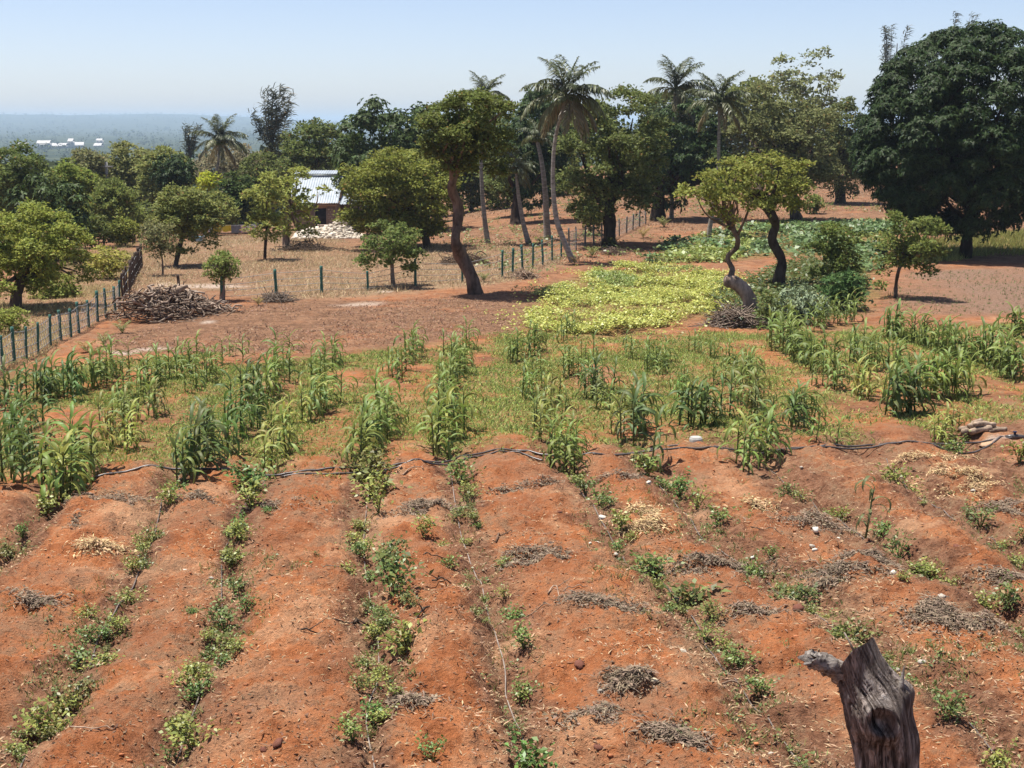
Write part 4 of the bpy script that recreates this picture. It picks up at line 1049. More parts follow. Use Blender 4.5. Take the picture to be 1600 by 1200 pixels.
for q, (u, v, c, lb) in enumerate([(304, 379, (0.03, 0.03, 0.035), "black bucket on the dry ground below the washing line"), (311, 379, (0.25, 0.45, 0.62), "light blue basin on the dry ground below the washing line"), (316, 378, (0.7, 0.7, 0.68), "white bucket on the dry ground below the washing line")]):
    g = ground(u, v)
    m_ = plain_mat("plastic_%d" % q, tuple(.8 * x for x in c), c, 5, 0.5, 0.05)
    o = thing("bucket", lb, "bucket", g)
    prof = [(0.0, 0.12), (0.03, 0.15), (0.28, 0.19), (0.30, 0.21), (0.30, 0.18), (0.06, 0.13)]
    put("pail", MB().add(*tube(np.array([[0, 0, p_[0] + 1e-3 * k] for k, p_ in enumerate(prof)]), [p_[1] for p_ in prof], 12)).mesh("pail", m_, True), o)

# ------------------------------------------------------------------ heap of pale coral rubble
rng = np.random.default_rng(77)
def rock_arrays(n, rng):
    """n rough lumps: 8-point irregular boxes"""
    base = np.array([[i, j, k] for i in (-1, 1) for j in (-1, 1) for k in (-1, 1)], float)
    V = base[None] * rng.uniform(0.6, 1.0, (n, 8, 3))
    return V
hp = AT(515, 380, 78.5); hpz = float(h_full(hp[0], 78.5))
n = 1500
hw = 52 * mpp(78.5)
X = rng.uniform(-1, 1, n); Yy = rng.uniform(-1, 1, n)
prof = np.clip(1 - np.abs(Yy) ** 1.3, 0, 1) * (0.55 * np.clip(1 - np.abs(X + 0.15) ** 2.2, 0, 1) + 0.75 * np.exp(-((X - 0.38) / 0.28) ** 2)) * 0.75 + 0.1 * rng.random(n)
ht = 33 * mpp(78.5)
C = np.stack([X * hw, Yy * 1.3, prof * ht * rng.uniform(0.75, 1.0, n)], 1)
sz = rng.uniform(0.05, 0.13, (n, 1, 1))
V = rock_arrays(n, rng)
a = rng.uniform(0, 6.28, n); ca, sa = np.cos(a), np.sin(a)
Rz = np.zeros((n, 3, 3)); Rz[:, 0, 0] = ca; Rz[:, 0, 1] = -sa; Rz[:, 1, 0] = sa; Rz[:, 1, 1] = ca; Rz[:, 2, 2] = 1
tl = rng.uniform(-0.9, 0.9, n); Rx = np.zeros((n, 3, 3)); Rx[:, 0, 0] = 1; Rx[:, 1, 1] = np.cos(tl); Rx[:, 1, 2] = -np.sin(tl); Rx[:, 2, 1] = np.sin(tl); Rx[:, 2, 2] = np.cos(tl)
V = np.einsum('nij,nkj->nki', Rz @ Rx, V * sz * np.array([1.2, 1, 0.75])) + C[:, None]
Qr = (BOXQ[None] + (np.arange(n) * 8)[:, None, None]).reshape(-1, 4)
M_CORAL = plain_mat("coral_rubble", (0.40, 0.33, 0.25), (0.66, 0.60, 0.50), 5, 0.95, 0.4, island=0.3)
o = thing("rubble_heap", "heap of pale broken coral stones in front of the house", "stone heap", (hp[0], 78.5, hpz))
put("coral_stone", MB().add(V.reshape(-1, 3), Qr).mesh("coral_stone", M_CORAL), o, kind="stuff")
Xc, Yc = np.meshgrid(np.linspace(-1.05, 1.05, 28), np.linspace(-1.05, 1.05, 16))
pr = np.clip(1 - np.abs(Yc) ** 1.3, 0, 1) * (0.55 * np.clip(1 - np.abs(Xc + 0.15) ** 2.2, 0, 1) + 0.75 * np.exp(-((Xc - 0.38) / 0.28) ** 2)) * 0.62
Vc = np.stack([Xc * hw, Yc * 1.3, pr * ht - 0.12], -1).reshape(-1, 3)
i = np.arange(15)[:, None]; j = np.arange(27)[None]; q = i * 28 + j
put("rubble_core", MB().add(Vc, np.stack([q, q + 1, q + 29, q + 28], -1).reshape(-1, 4)).mesh("rubble_core", M_CORAL), o)

# ------------------------------------------------------------------ the woodpile: every branch can be lifted off
rng = np.random.default_rng(8)
LOGS = []
for q in range(10):
    ln = rng.uniform(0.35, 0.75)
    k = rng.normal(size=3) * 0.04
    P = catmull([[-ln / 2, 0, 0], [-ln / 6, k[0], k[1]], [ln / 6, k[2], -k[0]], [ln / 2, 0.0, 0.03]], 7)
    LOGS.append(MB().add(*tube(P, np.linspace(rng.uniform(0.016, 0.036), rng.uniform(0.010, 0.02), 7) * (1 + 0.1 * rng.normal(size=7)), 7)).mesh("branch", M_TWIG, True))
wA, wB = ground(205, 505), ground(332, 484)
ax = wB - wA
px_ = np.array([-ax[1], ax[0], 0]); px_ = px_ / np.linalg.norm(px_)
hmax = 0.92
cnt = 0
for q in range(290):
    t = rng.beta(1.3, 1.3); s = rng.normal() * 0.42
    hmax_t = hmax * (np.sin(np.pi * np.clip(t * 0.8 + 0.22, 0, 1)) ** 0.6) * (1.0 - 0.3 * t)
    env = hmax_t * max(0.0, 1 - (abs(s) / 0.95) ** 1.6)
    z = env * rng.uniform(0.25, 1.0) ** 0.5
    p = wA + ax * t + px_ * s
    gz = float(h_full(p[0], p[1]))
    sc = rng.uniform(0.7, 1.35)
    c = rng.uniform(0.7, 1.9)
    col = (c, c * 0.94, c * 0.88) if rng.random() < 0.7 else (0.45, 0.32, 0.25)
    put("branch", LOGS[q % 10], None, (p[0], p[1], gz + 0.03 + z), (rng.uniform(0, 6), rng.normal() * 0.38, rng.uniform(0, 6.28)), sc, col, label="cut grey-brown branch in the jumbled woodpile beside the pole fence", cat="firewood", group="branches in the woodpile")
g = ground(262, 497)
big = catmull([[-0.25, -0.15, 0.05], [0.0, 0.0, 0.40], [0.22, 0.15, 0.72], [0.5, 0.3, 0.86]], 14)
put("log", MB().add(*tube(big, np.linspace(0.15, 0.06, 14) * (1 + 0.1 * np.sin(np.arange(14) * 2.0)), 10, True, 0.08, rng)).mesh("log", M_TWIG, True), None, g, color=(1.5, 1.35, 1.2), label="thickest pale log leaning out of the middle of the woodpile", cat="firewood")
rng = np.random.default_rng(81)
tw_ = MB()
for q in range(620):
    t = rng.beta(1.2, 1.2); s = rng.normal() * 0.45
    env = hmax * (np.sin(np.pi * np.clip(t * 0.8 + 0.22, 0, 1)) ** 0.6) * (1.0 - 0.3 * t) * max(0.0, 1 - (abs(s) / 1.0) ** 1.6)
    p = wA + ax * t + px_ * s
    c = np.array([p[0], p[1], float(h_full(p[0], p[1])) + 0.02 + env * rng.uniform(0.1, 1.04)]) - wA
    d = norm(np.array([[rng.normal(), rng.normal(), rng.normal() * 0.35]]))[0] * rng.uniform(0.1, 0.35)
    tw_.add(*tube(np.array([c - d, c + rng.normal(size=3) * 0.02, c + d]), np.array([1, .9, .6]) * rng.uniform(0.008, 0.018), 4, False))
put("small_twigs", tw_.mesh("small_twigs", M_TWIG), None, wA, color=(1.2, 1.1, 1.0), kind="stuff", label="thin twigs and bark bits filling the woodpile")
# small heap of trimmed twigs
def brush_heap(name, label, uv, wpx, hpx, n, seed, col=(1, 1, 1), ln=0.5, rr=0.008, cat="brush heap"):
    rng = np.random.default_rng(seed)
    g = ground(*uv); w = wpx * mpp(g[1]) / 2; h = hpx * mpp(g[1])
    mb = MB()
    for q in range(n):
        x, y = rng.normal(size=2) * np.array([w * 0.5, w * 0.35])
        z = h * max(0.05, 1 - (x / w) ** 2) * rng.uniform(0.1, 1)
        d = norm(np.array([[rng.normal(), rng.normal() * 0.7, rng.normal() * 0.35]]))[0] * ln * rng.uniform(0.4, 1.0) / 2
        c = np.array([x, y, z]); k = rng.normal(size=3) * 0.05
        P = np.array([c - d, c + k, c + d]); P[:, 2] = np.maximum(P[:, 2], 0.01)
        mb.add(*tube(P, [rr, rr * 0.9, rr * 0.5], 4, False))
    o = put(name, mb.mesh(name, M_TWIG), None, g, color=col, label=label, cat=cat)
    return o
brush_heap("brush_heap", "heap of grey trimmed twigs at the foot of the pale curved trunk", (1148, 510), 72, 26, 230, 1, (1.1, 1.05, 1.0), 1.0, 0.014)
brush_heap("brush_heap", "small grey heap of dry twigs by the crooked fence post", (432, 472), 56, 12, 130, 2, (0.9, 0.88, 0.85), 0.7, 0.010)
brush_heap("brush_heap", "dry palm debris heaped by the fence right of the leaning cashew", (818, 435), 44, 12, 110, 3, (1.4, 1.25, 1.1), 0.7, 0.012)
brush_heap("brush_heap", "grey brush pile near the big dark cashew trunk", (958, 398), 40, 10, 100, 4, (0.9, 0.82, 0.76), 0.6, 0.012)
brush_heap("brush_heap", "dark dead brush under the trees before the rubble heap", (475, 392), 90, 14, 200, 5, (0.5, 0.46, 0.42), 0.8, 0.014)
brush_heap("brush_heap", "dead brush lying under the round olive tree", (725, 412), 80, 14, 160, 6, (0.55, 0.48, 0.42), 0.9, 0.013)

# ------------------------------------------------------------------ far: the wooded plain and its few roofs
rng = np.random.default_rng(4)
n = 5800
d = np.where(rng.random(n) < 0.45, rng.uniform(1200, 9000, n), 1.0 / rng.uniform(1 / 7500.0, 1 / 240.0, n))
a_ = rng.uniform(-0.44, 0.16, n)
x = d * np.sin(a_); y = d * np.cos(a_)
keep = (fbm(x / 90, y / 160, 3, 3) > -0.22) & ~((np.abs(x + 520) < 160) & (np.abs(y - 1880) < 90) & (rng.random(n) < 0.8)) & ~((d < 500) & (a_ > -0.02))
x, y, d = x[keep], y[keep], d[keep]; n = len(x)
z = h_macro(x, y)
s = rng.uniform(2.2, 4.6, n) * (1 + 0.5 * (d > 3000))
palmy = rng.random(n) < 0.3
kq = np.where(d < 1200, 26, 12)
idx = np.repeat(np.arange(n), kq)
dirn = norm(rng.normal(size=(len(idx), 3)))
S = s[idx][:, None]
cz = (z + np.where(palmy, s * 1.9, s * 1.0))[idx]
cen = np.stack([x[idx], y[idx], cz], 1)
fac = np.where(palmy[idx], 0.55, 1.0)[:, None]
P = cen + dirn * S * fac * np.array([1.0, 1.0, 0.85]) * rng.uniform(0.5, 1.0, (len(idx), 1))
V, Q = leaf_quads(P, norm(dirn + rng.normal(size=P.shape) * 0.7), dirn + np.array([0, 0, 0.6]), S[:, 0] * 0.75 * fac[:, 0], S[:, 0] * 0.55 * fac[:, 0], 0.1, 0.1)
M_FAR = leaf_mat("far_wood", 0.1, 0.7, 0.1, 0.7)
put("far_woodland", MB().add(V, Q).mesh("far_woodland", M_FAR), color=(0.05, 0.07, 0.025), kind="stuff", label="hazy wooded plain reaching to the horizon")
M_FROOF = plain_mat("pale_metal_roof", (0.40, 0.39, 0.37), (0.58, 0.56, 0.54), 0.3, 0.5, 0.05)
M_FWALL = plain_mat("far_wall", (0.45, 0.43, 0.4), (0.55, 0.53, 0.5), 0.3, 0.9, 0.05)
for q, (u, v, w, hp_, lb) in enumerate([(37, 226, 16, 6, "far pale building standing furthest left on the plain"), (69, 222, 20, 5, "far building with a greyish roof, second from the left on the plain"), (72, 226, 15, 4, "low white-roofed far building in front of the greyish roof"), (93, 226, 24, 5, "far building with a broad white roof in the middle of the group"), (111, 219, 8, 5, "small far block rising behind the broad white roofs"), (121, 225, 20, 6, "far white-roofed building right of the broad one"), (154, 227, 12, 5, "far building standing apart at the right end of the group"), (156, 218, 9, 3, "far slanting pale roof above the rightmost building")]):
    Yd = 1700.0 + 25 * q
    c = AT(u, v, Yd); mp = mpp(Yd); gz = float(h_macro(c[0], Yd))
    o = thing("far_building", lb, "building", (c[0], Yd, gz), 0.1 * (q % 3), "far roofs on the plain")
    W_ = w * mp; top = max(c[2] - gz + hp_ * mp / 2, 5.0); wall_h = top - hp_ * mp * 0.75
    put("wall", MB().add(*box((0, 0, wall_h / 2), (W_ * 0.94, 12, wall_h))).mesh("wall", M_FWALL), o)
    zr, zw = top, wall_h - 0.3
    Vr = np.array([[-W_ / 2, -7.5, zw], [W_ / 2, -7.5, zw], [W_ / 2, 0, zr], [-W_ / 2, 0, zr], [-W_ / 2, 7.5, zw], [W_ / 2, 7.5, zw]])
    put("roof", MB().add(np.vstack([Vr, Vr - [0, 0, .3]]), [[0, 1, 2, 3], [3, 2, 5, 4], [6, 9, 8, 7], [9, 10, 11, 8], [0, 6, 7, 1], [4, 5, 11, 10]]).mesh("roof", M_FROOF), o)
    for wx in np.linspace(-W_ * 0.35, W_ * 0.35, 4):
        put("window", MB().add(*box((wx, -6.03, wall_h * 0.55), (W_ * 0.1, 0.1, wall_h * 0.3))).mesh("window", M_DARK), o)
# ------------------------------------------------------------------ ground covers nobody could count
def cover(name, P, H, W, lean, spread, color, seed, mat=None, label=None):
    rng = np.random.default_rng(seed)
    V, T = blades(P, H, W, lean, rng, spread)
    return put(name, MB().add(V, None, T).mesh(name, mat or M_GRASS), color=color, kind="stuff", label=label)

def tufts(P, k, r, rng):
    Q = np.repeat(P, k, 0); Q = Q + np.column_stack([rng.normal(size=(len(Q), 2)) * r, np.zeros(len(Q))])
    Q[:, 2] = h_full(Q[:, 0], Q[:, 1])
    return Q
rng = np.random.default_rng(21)
P = sample_poly(W_FIELD, 36000, rng, lambda x, y: weed_density(x, y) ** 1.6)
P = tufts(P, 4, 0.09, rng)
cut = rng.random(len(P))
cover("field_weeds", P[cut < 0.55], rng.uniform(0.025, 0.085, (cut < 0.55).sum()), 0.024, (0.25, -0.2), 1.1, (0.29, 0.38, 0.09), 1, label="yellow-green grass and weeds between the maize rows")
cover("field_grass", P[(cut >= 0.55) & (cut < 0.82)], rng.uniform(0.03, 0.10, ((cut >= 0.55) & (cut < 0.82)).sum()), 0.022, (0.25, -0.2), 1.0, (0.36, 0.36, 0.12), 2, label="dry yellowish grass between the maize rows")
cover("field_weeds", P[cut >= 0.82], rng.uniform(0.03, 0.10, (cut >= 0.82).sum()), 0.028, (0.2, -0.1), 0.9, (0.15, 0.225, 0.06), 3, label="darker green weeds between the maize rows")

def leaf_carpet(name, P, L, W, color, seed, label, mat=None, up=0.5, h=0.15, k=3):
    rng = np.random.default_rng(seed)
    Pk = np.repeat(P, k, 0)
    Pk = Pk + np.column_stack([rng.normal(size=(len(Pk), 2)) * L * 0.9, rng.uniform(0.0, 1.0, len(Pk)) * h])
    D = norm(np.column_stack([rng.normal(size=(len(Pk), 2)), rng.normal(size=len(Pk)) * 0.25 + 0.1]))
    N_ = norm(np.column_stack([rng.normal(size=(len(Pk), 2)) * 0.45, np.ones(len(Pk))]))
    V, Q = leaf_quads(Pk, D, N_, L * rng.uniform(0.7, 1.2, len(Pk)), W * rng.uniform(0.8, 1.2, len(Pk)), 0.15, 0.1)
    return put(name, MB().add(V, Q).mesh(name, mat or M_SEED), color=color, kind="stuff", label=label)
P = sample_poly(W_YELLOW, 8800, rng, lambda x, y: 0.10 + 0.90 * (fbm(x * 0.6, y * 0.35, 2, 8) > -0.20))
strag = rng.random(len(P)) < 0.16
P[strag, :2] += rng.normal(size=(strag.sum(), 2)) * np.array([0.7, 1.1]); P[:, 2] = h_full(P[:, 0], P[:, 1])
gs = fbm(P[:, 0] * 0.55, P[:, 1] * 0.30, 2, 18) + 0.045 * (P[:, 1] - 50) + 0.35 * (rng.random(len(P)) < 0.06) > 0.13
hb_ = 0.03 + 0.42 * np.clip(fbm(P[:, 0] * 1.9, P[:, 1] * 1.3, 3, 28), -0.4, 0.6)
P2 = P.copy(); P2[:, 2] += np.maximum(hb_, 0.02)
leaf_carpet("yellow_vine_cover", P2[~gs], 0.075, 0.06, (0.40, 0.43, 0.10), 1, "bright yellow-green patch of low leafy creepers", h=0.13, k=6)
leaf_carpet("green_vine_cover", P2[gs], 0.075, 0.06, (0.22, 0.29, 0.075), 2, "greener part of the low leafy creeper patch", h=0.13, k=6)
P = sample_poly(W_BROAD, 3600, rng, lambda x, y: 0.12 + 0.88 * (fbm(x * 0.45, y * 0.3, 2, 38) > -0.05))
tone = fbm(P[:, 0] * 0.35, P[:, 1] * 0.2, 2, 48) > 0.02
leaf_carpet("broadleaf_cover", P[tone], 0.26, 0.2, (0.13, 0.20, 0.075), 3, "broad-leaved green creepers on the slope behind the crooked trees", h=0.35, k=4)
leaf_carpet("broadleaf_cover", P[~tone], 0.22, 0.17, (0.22, 0.27, 0.07), 4, "lighter yellow-green creepers on the slope behind the crooked trees", h=0.25, k=3)
P = sample_poly(W_UNDER, 1800, rng)
leaf_carpet("weedy_undergrowth", P, 0.16, 0.09, (0.10, 0.135, 0.04), 5, "green weeds under the crooked trees", h=0.3, k=4)
P = sample_poly(W_RGRASS, 3500, rng)
cover("slope_grass", tufts(P, 4, 0.15, rng), rng.uniform(0.12, 0.35, len(P) * 4), 0.04, (0.2, 0), 0.5, (0.24, 0.25, 0.07), 6, label="light grass beyond the huge mango trunk")
P = sample_poly(W_DRY, 9000, rng, lambda x, y: 0.25 + 0.75 * (fbm(x * 0.4, y * 0.3, 2, 58) > -0.1))
cover("dry_grass", tufts(P, 4, 0.14, rng), rng.uniform(0.06, 0.24, len(P) * 4), 0.03, (0.3, -0.3), 1.0, (0.46, 0.36, 0.21), 7, label="dry tan grass beyond the crooked post line")
P = sample_poly(W_YARD, 4500, rng, lambda x, y: 0.2 + 0.8 * (fbm(x * 0.5, y * 0.4, 2, 68) > -0.05))
cover("yard_grass", tufts(P, 4, 0.12, rng), rng.uniform(0.06, 0.24, len(P) * 4), 0.025, (0.3, -0.3), 1.0, (0.42, 0.35, 0.17), 8, label="dry grass beyond the green post fence")
P = sample_poly(W_LITTER, 4500, rng, lambda x, y: 0.15 + 0.85 * (fbm(x * 0.5, y * 0.35, 3, 188) > -0.02))
cover("soil_litter", tufts(P, 2, 0.2, rng), rng.uniform(0.02, 0.09, len(P) * 2), 0.045, (0.3, 0), 2.0, (0.31, 0.195, 0.12), 9, label="dead leaves and twigs on the cleared soil")
P = sample_poly(W_SLOPE, 9000, rng, lambda x, y: 0.06 + 0.94 * (fbm(x * 0.16, y * 0.10, 3, 168) > 0.02))
cover("slope_litter", tufts(P, 3, 0.25, rng), rng.uniform(0.04, 0.20, len(P) * 3), 0.07, (0.3, -0.3), 1.6, (0.36, 0.25, 0.15), 15, label="dry leaves and grass on the red slope under the trees")
P = sample_poly(W_SLOPE, 700, rng, lambda x, y: 0.06 + 0.94 * (fbm(x * 0.12, y * 0.09, 3, 178) > 0.12))
leaf_carpet("slope_weeds", P, 0.16, 0.1, (0.16, 0.20, 0.06), 16, "green weeds scattered on the red slope", h=0.25, k=9)
# rows of tiny green shoots in the tilled plot
rows = []
lo, hi = W_TILLED.min(0), W_TILLED.max(0)
for xx in np.arange(lo[0], hi[0], 0.34):
    for yy in np.arange(lo[1], hi[1], 0.30):
        rows.append((xx + rng.normal() * 0.03 + 0.02 * yy, yy + rng.normal() * 0.08))
rows = np.array(rows); rows = rows[mask(W_TILLED, rows[:, 0], rows[:, 1], 0.8) & (rng.random(len(rows)) < 0.55 + 0.9 * fbm(rows[:, 0] * 0.35, rows[:, 1] * 0.25, 3, 198))]; rows += rng.normal(size=rows.shape) * np.array([0.05, 0.12])
P = np.column_stack([rows, h_full(rows[:, 0], rows[:, 1])])
cover("crop_shoots", tufts(P, 4, 0.03, rng), rng.uniform(0.05, 0.13, len(P) * 4), 0.02, (0.1, 0), 0.6, (0.17, 0.20, 0.075), 10, label="rows of thin green shoots on the tilled plot")

# foreground: bits of straw, crumbs of earth and small weeds on the ridged soil
def near_points(n, rng, ymax=None):
    y = 1.0 / rng.uniform(1 / 21.0, 1 / 8.3, n * 2)
    x = rng.uniform(-0.41, 0.41, n * 2) * y
    k = y < pipe_y(x) + 1.0
    x, y = x[k][:n], y[k][:n]
    return np.column_stack([x, y, h_full(x, y)])
rng = np.random.default_rng(31)
P = near_points(78000, rng)
f = furrow_t(P[:, 0], P[:, 1])
k = rng.random(len(P)) < np.clip(0.7 - 0.5 * f + 1.1 * fbm(P[:, 0] * 0.9, P[:, 1] * 0.6, 2, 5) + 0.25 * (P[:, 0] > 1.5), 0.04, 1)
P = P[k]; n = len(P)
a = rng.uniform(0, np.pi, n); ln = rng.uniform(0.012, 0.085, n)
D = np.stack([np.cos(a), np.sin(a), rng.normal(size=n) * 0.22], 1)
P[:, 2] += 0.006
V, Q = leaf_quads(P, D, np.tile([0, 0, 1.0], (n, 1)) + rng.normal(size=(n, 3)) * 0.3, ln, rng.uniform(0.005, 0.016, n), 0.06, 0.05)
put("straw_litter", MB().add(V, Q).mesh("straw_litter", M_STRAW), color=(0.36, 0.26, 0.155), kind="stuff", label="bits of straw and dead leaf on the red soil")
dk = near_points(26000, rng)
k = rng.random(len(dk)) < np.clip(0.75 - 0.55 * furrow_t(dk[:, 0], dk[:, 1]) + 1.2 * fbm(dk[:, 0] * 1.2, dk[:, 1] * 0.9, 2, 45), 0.05, 1)
dk = dk[k]; dk[:, 2] += 0.006
nn_ = len(dk)
a = rng.uniform(0, 6.28, nn_)
V, Q = leaf_quads(dk, np.stack([np.cos(a), np.sin(a), rng.normal(size=nn_) * 0.3], 1), np.tile([0, 0, 1.0], (nn_, 1)) + rng.normal(size=(nn_, 3)) * 0.4, rng.uniform(0.015, 0.06, nn_), rng.uniform(0.006, 0.022, nn_), 0.12, 0.1)
put("leaf_litter", MB().add(V, Q).mesh("leaf_litter", M_STRAW), color=(0.19, 0.12, 0.075), kind="stuff", label="dark rotting leaf bits in the furrows")
P = near_points(5000, rng)
n = len(P)
V = rock_arrays(n, rng)
sz = (0.004 + 0.017 * rng.random(n) ** 5)[:, None, None]
V = V * rng.uniform(0.55, 1.0, V.shape) * sz * np.array([1.4, 1.1, 0.6]) + P[:, None]
Q = (BOXQ[None] + (np.arange(n) * 8)[:, None, None]).reshape(-1, 4)
put("soil_crumbs", MB().add(V.reshape(-1, 3), Q).mesh("soil_crumbs", M_CLOD, False), kind="stuff", label="crumbs of red earth on the ridges")
P = near_points(24000, rng)
f = furrow_t(P[:, 0], P[:, 1])
k = rng.random(len(P)) < np.clip(0.30 - 0.42 * f + 0.5 * fbm(P[:, 0] * 0.8, P[:, 1] * 0.7, 2, 15), 0, 1)
P = P[k]
Pt = tufts(P, 9, 0.045, rng)
cover("small_weeds", Pt, rng.uniform(0.02, 0.09, len(Pt)), 0.010, (0.1, 0), 0.8, (0.15, 0.19, 0.055), 11, label="small sprouting weeds in the furrows")
leaf_carpet("furrow_weeds", P[::3], 0.035, 0.022, (0.13, 0.18, 0.055), 12, "tiny leafy weeds in the furrows", h=0.05, k=7)

# ------------------------------------------------------------------ maize
def maize_leaf(seed, L=0.6, W=0.062, el=1.15, droop=2.0, twist=0.5):
    rng = np.random.default_rng(seed); n = 8
    s = np.linspace(0, 1, n)
    th = el - droop * s ** 1.25
    P = np.zeros((n, 3))
    for q in range(1, n):
        P[q] = P[q - 1] + L / (n - 1) * np.array([math.cos(th[q]), 0.10 * rng.normal(), math.sin(th[q])])
    w = W * np.clip(np.sin(np.pi * np.clip(s * 0.86 + 0.12, 0, 1)) ** 0.7, 0.02, 1)
    tw = twist * s * rng.choice([-1, 1]) + rng.normal() * 0.2
    T = norm(np.gradient(P, axis=0)); S = np.stack([np.zeros(n), np.ones(n), np.zeros(n)], 1); Nn = np.cross(T, S)
    Sd = S * np.cos(tw)[:, None] + Nn * np.sin(tw)[:, None]; Nd = np.cross(T, Sd)
    A_ = P + Sd * w[:, None] * 0.5 + Nd * w[:, None] * 0.18; B_ = P - Sd * w[:, None] * 0.5 + Nd * w[:, None] * 0.18
    V = np.concatenate([A_, P, B_])
    i = np.arange(n - 1)
    Q = np.vstack([np.stack([i, i + 1, n + i + 1, n + i], 1), np.stack([n + i, n + i + 1, 2 * n + i + 1, 2 * n + i], 1)])
    return V, Q
LEAFSPEC = [(0.58, 0.064, 1.1, 2.4), (0.64, 0.066, 0.95, 2.5), (0.50, 0.062, 1.2, 2.0), (0.60, 0.066, 0.75, 2.6), (0.44, 0.056, 1.3, 1.3), (0.56, 0.062, 1.05, 3.0)]
LEAF_A = [maize_leaf(50 + q, *sp) for q, sp in enumerate(LEAFSPEC)]
LEAF_M = [MB().add(*la).mesh("leaf", M_MAIZE, True) for la in LEAF_A]
def plant_recipe(seed):
    rng = np.random.default_rng(seed)
    n = rng.integers(10, 13); out = []
    base = rng.uniform(0, 6.28)
    for q in range(n):
        z = 0.06 + 0.64 * q / (n - 1)
        a = base + q * np.pi + rng.normal() * 0.55
        a = a - 0.55 * math.sin(a)                       # blown to the right
        k = 4 if q >= n - 2 else int(rng.choice([0, 1, 2, 3, 5]))
        out.append((k, z, a, rng.uniform(0.75, 1.1) * (0.75 if q == 0 else 1.0)))
    return out
RECIPES = [plant_recipe(300 + q) for q in range(9)]
STEM = MB().add(*tube(np.array([[0, 0, -0.03], [0.005, 0, 0.3], [0.0, 0.004, 0.55], [0.01, 0, 0.74]]), [0.017, 0.015, 0.012, 0.006], 6)).mesh("stem", M_STEM, True)
def whole_plant(rec):
    mb = MB()
    mb.add(*tube(np.array([[0, 0, -0.03], [0.005, 0, 0.3], [0.0, 0.004, 0.55], [0.01, 0, 0.74]]), [0.017, 0.015, 0.012, 0.006], 5))
    for k, z, a, s in rec:
        V, Q = LEAF_A[k]
        ca, sa = math.cos(a), math.sin(a)
        Rm = np.array([[ca, -sa, 0], [sa, ca, 0], [0, 0, 1]])
        mb.add((V * s) @ Rm.T + np.array([0, 0, z]), Q)
    return mb.mesh("maize_plant", M_MAIZE, True)
WHOLE = [whole_plant(r) for r in RECIPES]
TONES = {'d': ("dark green", (0.095, 0.145, 0.042)), 'm': ("mid green", (0.165, 0.225, 0.057)), 'y': ("pale yellow-green", (0.27, 0.31, 0.075)), 'l': ("light green", (0.18, 0.24, 0.07))}
